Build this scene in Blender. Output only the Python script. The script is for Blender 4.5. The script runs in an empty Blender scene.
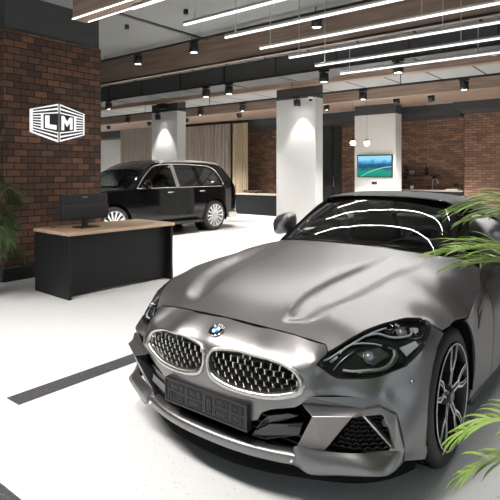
import bpy, bmesh, math, random
import numpy as np
from mathutils import Vector, Matrix
from mathutils.geometry import delaunay_2d_cdt
random.seed(7)
SC = bpy.context.scene
COL = SC.collection
PI = math.pi

# ------------------------------------------------------------------ materials
def new_mat(name):
    m = bpy.data.materials.new(name); m.use_nodes = True
    nt = m.node_tree
    b = nt.nodes['Principled BSDF']
    return m, nt, b
def pbr(name, col, rough=.5, metal=0., coat=0., coat_rough=.03, spec=.5, emit=None, es=0., sheen=0., noise=None, bump=None):
    m, nt, b = new_mat(name)
    b.inputs['Base Color'].default_value = (*col, 1)
    b.inputs['Roughness'].default_value = rough
    b.inputs['Metallic'].default_value = metal
    b.inputs['Coat Weight'].default_value = coat
    b.inputs['Coat Roughness'].default_value = coat_rough
    b.inputs['Specular IOR Level'].default_value = spec
    b.inputs['Sheen Weight'].default_value = sheen
    if emit:
        b.inputs['Emission Color'].default_value = (*emit, 1); b.inputs['Emission Strength'].default_value = es
    tc = None
    if noise or bump:
        tc = nt.nodes.new('ShaderNodeTexCoord')
    if noise:
        sc, amt = noise
        n = nt.nodes.new('ShaderNodeTexNoise'); n.inputs['Scale'].default_value = sc; n.inputs['Detail'].default_value = 4
        nt.links.new(tc.outputs['Object'], n.inputs['Vector'])
        r = nt.nodes.new('ShaderNodeMapRange'); r.inputs[3].default_value = 1-amt; r.inputs[4].default_value = 1+amt
        nt.links.new(n.outputs['Fac'], r.inputs[0])
        mx = nt.nodes.new('ShaderNodeVectorMath'); mx.operation = 'SCALE'
        mx.inputs[0].default_value = col
        nt.links.new(r.outputs[0], mx.inputs['Scale']); nt.links.new(mx.outputs[0], b.inputs['Base Color'])
    if bump:
        sc, st = bump
        n = nt.nodes.new('ShaderNodeTexNoise'); n.inputs['Scale'].default_value = sc; n.inputs['Detail'].default_value = 3
        nt.links.new(tc.outputs['Object'], n.inputs['Vector'])
        bp = nt.nodes.new('ShaderNodeBump'); bp.inputs['Strength'].default_value = st; bp.inputs['Distance'].default_value = .01
        nt.links.new(n.outputs['Fac'], bp.inputs['Height']); nt.links.new(bp.outputs[0], b.inputs['Normal'])
    return m
def glassy(name, tint, rough=.0, gloss=1.0, ior=1.45):
    m, nt, b = new_mat(name); nt.nodes.remove(b)
    out = nt.nodes['Material Output']
    t = nt.nodes.new('ShaderNodeBsdfTransparent'); t.inputs[0].default_value = (*tint, 1)
    g = nt.nodes.new('ShaderNodeBsdfGlossy'); g.inputs['Roughness'].default_value = rough; g.inputs['Color'].default_value = (gloss, gloss, gloss, 1)
    f = nt.nodes.new('ShaderNodeFresnel'); f.inputs['IOR'].default_value = ior
    mx = nt.nodes.new('ShaderNodeMixShader')
    nt.links.new(f.outputs[0], mx.inputs[0]); nt.links.new(t.outputs[0], mx.inputs[1]); nt.links.new(g.outputs[0], mx.inputs[2])
    nt.links.new(mx.outputs[0], out.inputs[0])
    return m
def brick_mat(name, c1, c2, mortar, bw=.19, rh=.09, dark=.5, shift=0.):
    m, nt, b = new_mat(name); N = nt.nodes; L = nt.links
    tc = N.new('ShaderNodeTexCoord'); ge = N.new('ShaderNodeNewGeometry')
    sp = N.new('ShaderNodeSeparateXYZ'); L.new(tc.outputs['Object'], sp.inputs[0])
    sn = N.new('ShaderNodeSeparateXYZ'); L.new(ge.outputs['Normal'], sn.inputs[0])
    ab = N.new('ShaderNodeMath'); ab.operation = 'ABSOLUTE'; L.new(sn.outputs['X'], ab.inputs[0])
    gt = N.new('ShaderNodeMath'); gt.operation = 'GREATER_THAN'; L.new(ab.outputs[0], gt.inputs[0]); gt.inputs[1].default_value = .5
    mx = N.new('ShaderNodeMix'); mx.data_type = 'FLOAT'
    L.new(gt.outputs[0], mx.inputs[0]); L.new(sp.outputs['X'], mx.inputs[2]); L.new(sp.outputs['Y'], mx.inputs[3])
    cb = N.new('ShaderNodeCombineXYZ'); L.new(mx.outputs[0], cb.inputs[0]); L.new(sp.outputs['Z'], cb.inputs[1])
    add = N.new('ShaderNodeVectorMath'); add.operation = 'ADD'; add.inputs[1].default_value = (50+shift, 50.02, 0); L.new(cb.outputs[0], add.inputs[0])
    br = N.new('ShaderNodeTexBrick')
    L.new(add.outputs[0], br.inputs['Vector'])
    br.inputs['Scale'].default_value = 1; br.inputs['Brick Width'].default_value = bw; br.inputs['Row Height'].default_value = rh
    br.inputs['Mortar Size'].default_value = .007; br.inputs['Mortar Smooth'].default_value = .2; br.inputs['Bias'].default_value = 0
    br.inputs['Color1'].default_value = (0, 0, 0, 1); br.inputs['Color2'].default_value = (1, 1, 1, 1); br.inputs['Mortar'].default_value = (.5, .5, .5, 1)
    rp = N.new('ShaderNodeValToRGB'); e = rp.color_ramp.elements
    e[0].position = 0; e[0].color = (*c1, 1); e[1].position = 1; e[1].color = (*c2, 1)
    mid = rp.color_ramp.elements.new(dark); mid.color = tuple((x*.55+y*.45) for x, y in zip(c1, c2))+(1,)
    L.new(br.outputs['Color'], rp.inputs[0])
    nz = N.new('ShaderNodeTexNoise'); nz.inputs['Scale'].default_value = 22; nz.inputs['Detail'].default_value = 5; L.new(tc.outputs['Object'], nz.inputs['Vector'])
    mr = N.new('ShaderNodeMapRange'); mr.inputs[3].default_value = .6; mr.inputs[4].default_value = 1.4; L.new(nz.outputs['Fac'], mr.inputs[0])
    ml = N.new('ShaderNodeVectorMath'); ml.operation = 'SCALE'; L.new(rp.outputs[0], ml.inputs[0]); L.new(mr.outputs[0], ml.inputs['Scale'])
    fm = N.new('ShaderNodeMix'); fm.data_type = 'RGBA'; L.new(br.outputs['Fac'], fm.inputs[0]); L.new(ml.outputs[0], fm.inputs[6]); fm.inputs[7].default_value = (*mortar, 1)
    L.new(fm.outputs[2], b.inputs['Base Color']); b.inputs['Roughness'].default_value = .85
    bp = N.new('ShaderNodeBump'); bp.inputs['Strength'].default_value = .8; bp.inputs['Distance'].default_value = .012; bp.invert = True
    L.new(br.outputs['Fac'], bp.inputs['Height']); L.new(bp.outputs[0], b.inputs['Normal'])
    return m
def wood_mat(name, c1, c2, axis='X', rough=.45, scale=1.):
    m, nt, b = new_mat(name); N = nt.nodes; L = nt.links
    tc = N.new('ShaderNodeTexCoord'); mp = N.new('ShaderNodeMapping'); L.new(tc.outputs['Object'], mp.inputs[0])
    s = [14*scale]*3; s['XYZ'.index(axis)] = .7*scale; mp.inputs['Scale'].default_value = s
    n = N.new('ShaderNodeTexNoise'); n.inputs['Scale'].default_value = 1.6; n.inputs['Detail'].default_value = 6; n.inputs['Distortion'].default_value = .6
    L.new(mp.outputs[0], n.inputs['Vector'])
    rp = N.new('ShaderNodeValToRGB'); rp.color_ramp.elements[0].position = .3; rp.color_ramp.elements[1].position = .7
    rp.color_ramp.elements[0].color = (*c1, 1); rp.color_ramp.elements[1].color = (*c2, 1)
    L.new(n.outputs['Fac'], rp.inputs[0]); L.new(rp.outputs[0], b.inputs['Base Color']); b.inputs['Roughness'].default_value = rough
    return m
def floor_mat():
    m, nt, b = new_mat('white_terrazzo'); N = nt.nodes; L = nt.links
    tc = N.new('ShaderNodeTexCoord')
    def flecks(scale, rad, keep):
        v = N.new('ShaderNodeTexVoronoi'); v.inputs['Scale'].default_value = scale; L.new(tc.outputs['Object'], v.inputs['Vector'])
        lt = N.new('ShaderNodeMath'); lt.operation = 'LESS_THAN'; L.new(v.outputs['Distance'], lt.inputs[0]); lt.inputs[1].default_value = rad
        sx = N.new('ShaderNodeSeparateColor'); L.new(v.outputs['Color'], sx.inputs[0])
        l2 = N.new('ShaderNodeMath'); l2.operation = 'LESS_THAN'; L.new(sx.outputs[0], l2.inputs[0]); l2.inputs[1].default_value = keep
        mu = N.new('ShaderNodeMath'); mu.operation = 'MULTIPLY'; L.new(lt.outputs[0], mu.inputs[0]); L.new(l2.outputs[0], mu.inputs[1])
        return mu
    f1 = flecks(75, .20, .10); f2 = flecks(48, .26, .22)
    base = N.new('ShaderNodeMix'); base.data_type = 'RGBA'; base.inputs[6].default_value = (.67, .675, .675, 1); base.inputs[7].default_value = (.57, .57, .57, 1); L.new(f2.outputs[0], base.inputs[0])
    mix = N.new('ShaderNodeMix'); mix.data_type = 'RGBA'; L.new(base.outputs[2], mix.inputs[6]); mix.inputs[7].default_value = (.22, .21, .20, 1); L.new(f1.outputs[0], mix.inputs[0])
    L.new(mix.outputs[2], b.inputs['Base Color']); b.inputs['Roughness'].default_value = .38; b.inputs['Specular IOR Level'].default_value = .4
    return m
def dark_terrazzo():
    m, nt, b = new_mat('dark_terrazzo'); N = nt.nodes; L = nt.links
    tc = N.new('ShaderNodeTexCoord'); v = N.new('ShaderNodeTexVoronoi'); v.inputs['Scale'].default_value = 55; L.new(tc.outputs['Object'], v.inputs['Vector'])
    lt = N.new('ShaderNodeMath'); lt.operation = 'LESS_THAN'; L.new(v.outputs['Distance'], lt.inputs[0]); lt.inputs[1].default_value = .25
    mix = N.new('ShaderNodeMix'); mix.data_type = 'RGBA'; mix.inputs[6].default_value = (.055, .055, .06, 1); mix.inputs[7].default_value = (.16, .16, .16, 1); L.new(lt.outputs[0], mix.inputs[0])
    L.new(mix.outputs[2], b.inputs['Base Color']); b.inputs['Roughness'].default_value = .4
    return m
def panel_ceiling_mat():
    # suspended panels with dark joints every 0.9 m along X
    m, nt, b = new_mat('ceiling_panels'); N = nt.nodes; L = nt.links
    tc = N.new('ShaderNodeTexCoord'); sp = N.new('ShaderNodeSeparateXYZ'); L.new(tc.outputs['Object'], sp.inputs[0])
    md = N.new('ShaderNodeMath'); md.operation = 'PINGPONG'; L.new(sp.outputs['X'], md.inputs[0]); md.inputs[1].default_value = .45
    lt = N.new('ShaderNodeMath'); lt.operation = 'LESS_THAN'; L.new(md.outputs[0], lt.inputs[0]); lt.inputs[1].default_value = .02
    mix = N.new('ShaderNodeMix'); mix.data_type = 'RGBA'; mix.inputs[6].default_value = (.36, .365, .36, 1); mix.inputs[7].default_value = (.03, .03, .03, 1); L.new(lt.outputs[0], mix.inputs[0])
    L.new(mix.outputs[2], b.inputs['Base Color']); b.inputs['Roughness'].default_value = .8
    return m
def paint_mat():
    m, nt, b = new_mat('satin_grey_paint'); N = nt.nodes; L = nt.links
    b.inputs['Base Color'].default_value = (.228, .224, .226, 1); b.inputs['Metallic'].default_value = .92; b.inputs['Roughness'].default_value = .33
    b.inputs['Coat Weight'].default_value = .25; b.inputs['Coat Roughness'].default_value = .22
    tc = N.new('ShaderNodeTexCoord'); n = N.new('ShaderNodeTexNoise'); n.inputs['Scale'].default_value = 900; L.new(tc.outputs['Object'], n.inputs['Vector'])
    mr = N.new('ShaderNodeMapRange'); mr.inputs[3].default_value = .28; mr.inputs[4].default_value = .40; L.new(n.outputs['Fac'], mr.inputs[0]); L.new(mr.outputs[0], b.inputs['Roughness'])
    return m
M = dict(
    paint=paint_mat(),
    black_gloss=pbr('black_gloss', (.008, .008, .009), .08, 0, .5),
    black_trim=pbr('black_trim', (.012, .012, .013), .45),
    black_matte=pbr('black_matte', (.006, .006, .006), .9, spec=.1),
    rubber=pbr('tyre_rubber', (.010, .010, .011), .55, bump=(60, .1)),
    satin_silver=pbr('satin_silver', (.55, .54, .51), .28, 1),
    dark_silver=pbr('dark_silver', (.30, .30, .30), .3, 1),
    machined=pbr('machined_alloy', (.88, .88, .88), .34, .55),
    chrome=pbr('chrome', (.85, .85, .86), .06, 1),
    glass_ws=glassy('windscreen_glass', (.45, .50, .48), 0, 1, 1.5),
    glass_lamp=glassy('headlamp_glass', (.95, .96, .97), 0, .9, 1.25),
    glass_lens=pbr('projector_lens', (.35, .37, .40), .08, .5, 1),
    drl=pbr('light_guide', (.42, .44, .46), .3),
    fabric=pbr('soft_top_fabric', (.075, .072, .075), .85, bump=(400, .3), sheen=.2),
    interior=pbr('black_leather', (.012, .012, .013), .55, bump=(120, .1)),
    grey_leather=pbr('grey_leather', (.05, .055, .055), .5),
    plate=pbr('plate_plastic', (.011, .011, .012), .42),
    plate_hi=pbr('plate_embossing', (.012, .012, .012), .3),
    blue=pbr('enamel_blue', (.03, .22, .55), .2, 0, .5),
    white_enamel=pbr('enamel_white', (.8, .8, .8), .2, 0, .5),
    suv=pbr('black_car_paint', (.003, .003, .0035), .05, 0, .0, spec=.32),
    suv_glass=pbr('tinted_glass', (.012, .013, .014), .03, 0, .5),
    suv_glass2=glassy('suv_windscreen_glass', (.80, .84, .82), 0, 1, 1.4),
    suv_glass3=glassy('suv_side_glass', (.22, .24, .235), 0, 1, 1.45),
    white_wall=pbr('white_plaster', (.60, .60, .585), .8, noise=(3, .04)),
    grey_paint=pbr('anthracite_paint', (.05, .053, .055), .7),
    ceil=pbr('ceiling_paint', (.23, .235, .228), .85),
    ceil2=panel_ceiling_mat(),
    duct=pbr('painted_duct', (.06, .063, .066), .5),
    brick=brick_mat('dark_red_brick', (.052, .030, .022), (.172, .080, .044), (.008, .007, .007), .19, .09, .62),
    brick_far=brick_mat('red_brick', (.17, .095, .064), (.36, .20, .125), (.055, .045, .04), .24, .075, .5, .07),
    wood_x=wood_mat('walnut_beam', (.22, .152, .114), (.37, .268, .205), 'X', .5),
    wood_desk=wood_mat('oak_desktop', (.42, .28, .175), (.60, .43, .29), 'Y', .4, 1.3),
    desk_black=pbr('black_laminate', (.008, .009, .010), .5, spec=.3),
    floor=floor_mat(), dark_floor=dark_terrazzo(),
    led=pbr('led_diffuser', (.9, .9, .9), .5, emit=(1, .97, .94), es=.55),
    led_strip=pbr('led_strip', (.9, .9, .9), .5, emit=(1, .93, .85), es=2.0),
    lens_on=pbr('lamp_lens', (.9, .9, .9), .5, emit=(1, .93, .85), es=9),
    globe=pbr('globe_glass', (.95, .9, .85), .3, emit=(1, .84, .66), es=7),
    black_metal=pbr('black_metal', (.012, .012, .012), .45),
    wire=pbr('steel_wire', (.6, .6, .6), .4, .5),
    sign_white=pbr('sign_white', (.85, .85, .85), .5, emit=(1, 1, 1), es=.30),
    sign_black=pbr('sign_black', (.01, .01, .01), .5),
    curtain=pbr('taupe_curtain', (.36, .31, .27), .9, bump=(150, .2)),
    curtain2=pbr('beige_curtain', (.42, .34, .23), .9, bump=(150, .2)),
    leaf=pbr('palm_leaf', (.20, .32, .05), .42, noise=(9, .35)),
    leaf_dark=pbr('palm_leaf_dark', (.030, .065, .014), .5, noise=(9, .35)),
    stem=pbr('palm_stem', (.20, .23, .06), .5),
    soil=pbr('potting_soil', (.03, .02, .015), .95),
    pot=pbr('dark_pot', (.035, .036, .038), .45),
    steel=pbr('brushed_steel', (.55, .55, .55), .3, 1),
    white_plastic=pbr('white_plastic', (.75, .75, .74), .4),
    counter_top=pbr('light_stone_top', (.42, .37, .32), .35),
    oak=pbr('oak_shelf', (.06, .04, .03), .5),
    bottle=pbr('dark_bottle', (.02, .02, .018), .1, 0, .5),
)
# ------------------------------------------------------------------ mesh helpers
class MB:
    def __init__(s): s.v = []; s.f = []; s.mi = []; s.sm = []
    def add(s, vs, fs, mi=0, smooth=False):
        b = len(s.v); s.v += [tuple(map(float, p)) for p in vs]
        for f in fs: s.f.append([b+i for i in f]); s.mi.append(mi); s.sm.append(smooth)
        return s
    def box(s, x0, x1, y0, y1, z0, z1, mi=0):
        v = [(x, y, z) for x in (x0, x1) for y in (y0, y1) for z in (z0, z1)]
        return s.add(v, [(0, 1, 3, 2), (4, 6, 7, 5), (0, 4, 5, 1), (2, 3, 7, 6), (0, 2, 6, 4), (1, 5, 7, 3)], mi)
    def prism(s, poly, d, mi=0):
        # poly: 3D points of one face, d: extrusion vector
        n = len(poly); d = np.array(d, float); p = [np.array(q, float) for q in poly]
        v = p+[q+d for q in p]
        fs = [list(range(n))[::-1], list(range(n, 2*n))]+[[i, (i+1) % n, n+(i+1) % n, n+i] for i in range(n)]
        return s.add(v, fs, mi)
    def tube(s, pts, r, n=8, mi=0, cap=True, closed=False):
        pts = [Vector(p) for p in pts]; m = len(pts); rr = r if hasattr(r, '__len__') else [r]*m
        rings = []; ref = None
        for i, p in enumerate(pts):
            if closed: t = pts[(i+1) % m]-pts[i-1]
            else: t = pts[min(i+1, m-1)]-pts[max(i-1, 0)]
            t.normalize()
            if ref is None: ref = t.orthogonal().normalized()
            a = (ref-t*ref.dot(t)).normalized(); ref = a; b = t.cross(a)
            rings.append([p+(a*math.cos(2*PI*k/n)+b*math.sin(2*PI*k/n))*rr[i] for k in range(n)])
        v = [q for R in rings for q in R]; fs = []
        for i in range(m if closed else m-1):
            j = (i+1) % m
            for k in range(n): fs.append((i*n+k, i*n+(k+1) % n, j*n+(k+1) % n, j*n+k))
        if cap and not closed: fs += [tuple(range(n))[::-1], tuple(range((m-1)*n, m*n))]
        return s.add(v, fs, mi, True)
    def lathe(s, prof, n=32, c=(0, 0, 0), axis='Z', mi=0, a0=0, a1=2*PI, smooth=True):
        # prof: (radius, height) pairs
        full = abs(a1-a0-2*PI) < 1e-6; k = n if full else n+1; v = []
        for r, h in prof:
            for i in range(k):
                t = a0+(a1-a0)*i/n; p = (r*math.cos(t), r*math.sin(t), h)
                if axis == 'X': p = (p[2], p[0], p[1])
                if axis == 'Y': p = (p[1], p[2], p[0])
                v.append((p[0]+c[0], p[1]+c[1], p[2]+c[2]))
        fs = []
        for j in range(len(prof)-1):
            for i in range(n):
                i2 = (i+1) % k
                fs.append((j*k+i, j*k+i2, (j+1)*k+i2, (j+1)*k+i))
        return s.add(v, fs, mi, smooth)
    def cyl(s, c, r, h, axis='Z', n=24, mi=0, r2=None):
        r2 = r if r2 is None else r2
        s.lathe([(0, 0), (r, 0)], n, c, axis, mi, smooth=False); s.lathe([(r, 0), (r2, h)], n, c, axis, mi)
        return s.lathe([(r2, h), (0, h)], n, c, axis, mi, smooth=False)
    def grid(s, P, mi=0, smooth=True, flip=False):
        P = np.array(P, float); a, b = P.shape[:2]; v = P.reshape(-1, 3); fs = []
        for i in range(a-1):
            for j in range(b-1):
                q = (i*b+j, (i+1)*b+j, (i+1)*b+j+1, i*b+j+1); fs.append(q[::-1] if flip else q)
        return s.add(v, fs, mi, smooth)
    def sphere(s, c, r, n=20, mi=0, sx=1, sy=1, sz=1):
        m = n//2; v = []; fs = []
        for j in range(m+1):
            t = PI*j/m
            for i in range(n):
                a = 2*PI*i/n; v.append((c[0]+sx*r*math.sin(t)*math.cos(a), c[1]+sy*r*math.sin(t)*math.sin(a), c[2]+sz*r*math.cos(t)))
        for j in range(m):
            for i in range(n): fs.append((j*n+i, (j+1)*n+i, (j+1)*n+(i+1) % n, j*n+(i+1) % n))
        return s.add(v, fs, mi, True)
    def build(s, name, mats, parent=None, bevel=0, fix=True, loc=None, solid=0):
        me = bpy.data.meshes.new(name); me.from_pydata(s.v, [], s.f)
        if not isinstance(mats, (list, tuple)): mats = [mats]
        for m in mats: me.materials.append(M[m] if isinstance(m, str) else m)
        me.polygons.foreach_set('material_index', s.mi); me.polygons.foreach_set('use_smooth', s.sm)
        if fix:
            bm = bmesh.new(); bm.from_mesh(me); bmesh.ops.remove_doubles(bm, verts=bm.verts, dist=1e-6)
            bmesh.ops.recalc_face_normals(bm, faces=bm.faces); bm.to_mesh(me); bm.free()
        me.update()
        o = bpy.data.objects.new(name, me); COL.objects.link(o)
        if parent: o.parent = parent
        if loc: o.location = loc
        if solid:
            md = o.modifiers.new('s', 'SOLIDIFY'); md.thickness = solid; md.offset = -1
        if bevel:
            md = o.modifiers.new('b', 'BEVEL'); md.width = bevel; md.segments = 2; md.limit_method = 'ANGLE'; md.angle_limit = math.radians(40)
        return o
def tag(o, label, cat, group=None, kind=None):
    if label: o['label'] = label
    if cat: o['category'] = cat
    if group: o['group'] = group
    if kind: o['kind'] = kind
    return o
def struct(o, label=None):
    o['kind'] = 'structure'
    if label: o['label'] = label
    return o
def thing(name, label, cat, loc=(0, 0, 0), rz=0, group=None):
    o = bpy.data.objects.new(name, None); COL.objects.link(o); o.location = loc; o.rotation_euler = (0, 0, rz); o.empty_display_size = .1
    return tag(o, label, cat, group)
def empty(name, parent, loc=(0, 0, 0)):
    o = bpy.data.objects.new(name, None); COL.objects.link(o); o.parent = parent; o.location = loc; return o
def copy_tree(o, parent=None):
    c = o.copy(); COL.objects.link(c)
    if parent: c.parent = parent
    for ch in list(o.children): copy_tree(ch, c)
    return c

# ------------------------------------------------------------------ surface panels
class TPS:
    def __init__(s, P, v, lam=1e-6):
        P = np.array(P, float); v = np.array(v, float); n = len(P); s.P = P
        d = np.linalg.norm(P[:, None]-P[None], axis=2); K = s.k(d)+lam*np.eye(n)
        Q = np.hstack([np.ones((n, 1)), P]); A = np.zeros((n+3, n+3)); A[:n, :n] = K; A[:n, n:] = Q; A[n:, :n] = Q.T
        s.w = np.linalg.solve(A, np.concatenate([v, np.zeros(3)]))
    def k(s, d): return d*d*np.log(d+1e-9)
    def __call__(s, q):
        q = np.atleast_2d(np.array(q, float)); d = np.linalg.norm(q[:, None]-s.P[None], axis=2)
        return s.k(d)@s.w[:-3]+s.w[-3]+q@s.w[-2:]
def mir(L): return list(L)+[(-p[0], p[1], p[2]) for p in L if abs(p[0]) > 1e-6]
def sst(e0, e1, x):
    t = np.clip((x-e0)/(e1-e0), 0, 1); return t*t*(3-2*t)
def dens(poly, h, closed=True):
    out = []; n = len(poly)
    for i in range(n if closed else n-1):
        a = np.array(poly[i], float); b = np.array(poly[(i+1) % n], float); k = max(1, int(np.linalg.norm(b-a)/h+.5))
        out += [a+(b-a)*j/k for j in range(k)]
    if not closed: out.append(np.array(poly[-1], float))
    return out
def smooth_poly(poly, closed=True, n=5):
    # Catmull-Rom
    P = [np.array(p, float) for p in poly]; m = len(P); out = []
    for i in range(m if closed else m-1):
        p0, p1, p2, p3 = (P[(i-1) % m], P[i], P[(i+1) % m], P[(i+2) % m]) if closed else (P[max(i-1, 0)], P[i], P[i+1], P[min(i+2, m-1)])
        for j in range(n):
            t = j/n
            out.append(.5*((2*p1)+(-p0+p2)*t+(2*p0-5*p1+4*p2-p3)*t*t+(-p0+3*p1-3*p2+p3)*t**3))
    if not closed: out.append(P[-1])
    return out
def inpoly(P, poly):
    poly = np.array(poly); x, y = P[:, 0], P[:, 1]; c = np.zeros(len(P), bool); n = len(poly); j = n-1
    for i in range(n):
        xi, yi = poly[i]; xj, yj = poly[j]
        cond = ((yi > y) != (yj > y)); den = (yj-yi) if yj != yi else 1e-12
        c ^= cond & (x < (xj-xi)*(y-yi)/den+xi); j = i
    return c
def segdist(P, loop):
    A = np.array(loop); Bq = np.roll(A, -1, 0); d = np.full(len(P), 1e9)
    for a, b in zip(A, Bq):
        ab = b-a; t = np.clip(((P-a)@ab)/max(ab@ab, 1e-12), 0, 1); d = np.minimum(d, np.linalg.norm(P-(a+t[:, None]*ab), axis=1))
    return d
def panel(name, fn, outline, mats, parent, holes=(), h=.03, off=0., rim=.012, outward=None, mirror=False, ref=None, solid_back=False):
    """Mesh of a region of a smooth surface fn((u,v)->xyz), trimmed by polygons; rim = depth of the turned-in edge."""
    loops = [dens(outline, h)]+[dens(q, h) for q in holes]
    lo = np.min(loops[0], 0); hi = np.max(loops[0], 0)
    gx, gy = np.meshgrid(np.arange(lo[0]+h/2, hi[0], h), np.arange(lo[1]+h/2, hi[1], h*.87)); gx[1::2] += h/2
    G = np.stack([gx.ravel(), gy.ravel()], 1); k = inpoly(G, loops[0])
    for q in loops[1:]: k &= ~inpoly(G, q)
    G = G[k]; dd = np.full(len(G), 1e9)
    for q in loops: dd = np.minimum(dd, segdist(G, q))
    G = G[dd > h*.45]
    V = []; E = []
    for q in loops:
        b = len(V); V += [Vector((float(p[0]), float(p[1]))) for p in q]; E += [(b+i, b+(i+1) % len(q)) for i in range(len(q))]
    V += [Vector((float(p[0]), float(p[1]))) for p in G]
    vo, _, fo, *_ = delaunay_2d_cdt(V, E, [], 0, 1e-6)
    Q = np.array([[p.x, p.y] for p in vo]); T = np.array([list(f) for f in fo])
    cen = Q[T].mean(1); k = inpoly(cen, loops[0])
    for q in loops[1:]: k &= ~inpoly(cen, q)
    T = T[k]
    e = 1e-4
    def normals(q):
        du = fn(q+[e, 0])-fn(q-[e, 0]); dv = fn(q+[0, e])-fn(q-[0, e]); n = np.cross(du, dv); return n/np.maximum(np.linalg.norm(n, axis=1)[:, None], 1e-12)
    P = fn(Q); Nn = normals(Q)
    ow = np.array(outward if outward is not None else (0, 0, 1.), float)
    c = P.mean(0)
    sgn = np.sign(np.einsum('ij,ij->i', Nn, (P-np.array(ref)) if ref is not None else np.tile(ow, (len(P), 1)))); sgn[sgn == 0] = 1
    Nn = Nn*sgn[:, None]; P = P+Nn*off
    F = []
    for t in T:
        n = np.cross(P[t[1]]-P[t[0]], P[t[2]]-P[t[0]])
        F.append(t if n@Nn[t].mean(0) > 0 else t[::-1])
    verts = [tuple(p) for p in P]; faces = [list(map(int, f)) for f in F]; nrm = [tuple(n) for n in Nn]
    if rim:
        # boundary edges -> turned in
        from collections import Counter
        cnt = Counter(); dirn = {}
        for f in faces:
            for i in range(3):
                a, b = f[i], f[(i+1) % 3]; cnt[(min(a, b), max(a, b))] += 1; dirn[(min(a, b), max(a, b))] = (a, b)
        for key, cc in cnt.items():
            if cc != 1: continue
            a, b = dirn[key]; en = np.cross(P[b]-P[a], Nn[a]); en = en/max(np.linalg.norm(en), 1e-9)
            bi = len(verts)
            verts += [tuple(P[a]), tuple(P[b]), tuple(P[b]-Nn[b]*rim), tuple(P[a]-Nn[a]*rim)]; nrm += [tuple(en)]*4
            faces.append([bi+1, bi, bi+3, bi+2])
    def mk(vs, fs, ns, nm):
        me = bpy.data.meshes.new(nm); me.from_pydata(vs, [], fs); me.materials.append(M[mats])
        me.polygons.foreach_set('use_smooth', [True]*len(fs)); me.update()
        me.normals_split_custom_set_from_vertices([Vector(n) for n in ns])
        o = bpy.data.objects.new(nm, me); COL.objects.link(o)
        if parent: o.parent = parent
        return o
    o = mk(verts, faces, nrm, name)
    if mirror:
        o2 = mk([(-p[0], p[1], p[2]) for p in verts], [f[::-1] for f in faces], [(-n[0], n[1], n[2]) for n in nrm], name)
        return o, o2
    return o
# ================================================================== sports car (local: +x its left side, -y its front, z up)
CAR = thing('sports_car', 'satin grey two seat roadster with dark soft top in front of reception desk', 'car', (-1.6506, 2.5455, 0), .0092)
FV = dict(a=(0.481, -0.742, 0.451), b=(0.557, -0.78, 0.434), c=(0.458, -0.738, 0.265), d=(0.419, -0.748, 0.209), e=(0.465, -0.765, 0.203), f=(0.527, -0.738, 0.167), g=(0.782, -0.635, 0.204), h=(0.829, -0.49, 0.22), i=(0.849, -0.53, 0.294), j=(0.563, -0.692, 0.259), k=(0.702, -0.705, 0.448), l=(0.715, -0.65, 0.464), m=(0.769, -0.595, 0.475), n=(0.821, -0.545, 0.439), o=(0.791, -0.545, 0.277), p=(0.524, -0.748, 0.495), q=(0.767, -0.6, 0.509))
A_CTRL = mir([(0, -.645, .713), (.25, -.637, .706), (.40, -.625, .696), (.531, -.60, .68),
  (0, -.5, .785), (.25, -.5, .780), (.42, -.5, .765), (0, -.35, .832), (0, -.17, .869), (.3, -.17, .862), (0, .05, .897), (0, .28, .924), (0, .53, .946),
  (.2, .54, .943), (.40, .57, .93), (.51, .62, .916), (.61, .69, .898), (.5, .3, .893), (.52, -.1, .845), (.5, -.35, .80),
  (.55, -.635, .652), (.63, -.53, .713), (.70, -.394, .747), (.76, -.28, .757), (.80, -.2, .745), (.85, -.2, .722),
  (.72, -.155, .806), (.71, .06, .832), (.72, .33, .845), (.73, .56, .852), (.72, .8, .862),
  (.895, 0, .712), (.89, -.14, .694), (.893, .14, .694), (.895, .26, .67), (.87, .45, .72), (.85, .65, .76), (.80, .87, .82)])
A_raw = TPS([p[:2] for p in A_CTRL], [p[2] for p in A_CTRL])
def A_z(q):
    x = q[:, 0]; y = q[:, 1]; z = A_raw(q); ax = np.abs(x)
    xi = np.interp(y, [-.6, -.4, -.1, .3, .5], [.275, .272, .31, .36, .38]); xo = np.interp(y, [-.6, -.43, -.26, .47], [.40, .45, .52, .62])
    front = sst(-.60, -.52, y-.25*np.maximum(ax-.3, 0)); back = 1-sst(.05, .55, y)
    m = sst(xi-.016, xi+.034, ax)*(1-sst(xo-.10, xo+.03, ax))*front*back
    return z-.032*m+.007*(1-sst(xi-.05, xi+.02, ax))*sst(-.6, -.4, y)*(1-sst(0, .5, y))
def A_fn(q): return np.stack([q[:, 0], q[:, 1], A_z(q)], 1)
YC = .25
B_CTRL = [(0, -.645, .713), (.25, -.637, .706), (.40, -.625, .696), (.531, -.60, .68), (0, -.741, .666), (.25, -.727, .660), (.42, -.685, .645),
  (0, -.80, .605), (.25, -.79, .60), (.416, -.745, .59), (0, -.813, .538), (.25, -.80, .53), (.476, -.742, .536), (0, -.815, .45), (.26, -.80, .44), (0, -.815, .30), (.26, -.80, .30),
  (.529, -.69, .617), (.55, -.672, .59), (.60, -.66, .565), (.68, -.62, .568), (.76, -.535, .578), (.82, -.44, .60), (.86, -.34, .66), (.85, -.2, .722),
  (.89, -.14, .694), (.882, -.28, .60), (.886, -.36, .45), (.884, -.378, .33), (.872, -.35, .185), (.80, -.52, .50), (.64, -.67, .47), (.54, -.725, .47)]
B_ALL = mir(B_CTRL+[FV[c] for c in 'apqnih'])
_x, _y = np.array([p[0] for p in B_ALL]), np.array([p[1] for p in B_ALL])
B_r = TPS(np.stack([np.arctan2(_x, YC-_y), [p[2] for p in B_ALL]], 1), np.hypot(_x, _y-YC), 1e-5)
def B_fn(q):
    r = B_r(q); return np.stack([r*np.sin(q[:, 0]), YC-r*np.cos(q[:, 0]), q[:, 1]], 1)
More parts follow.
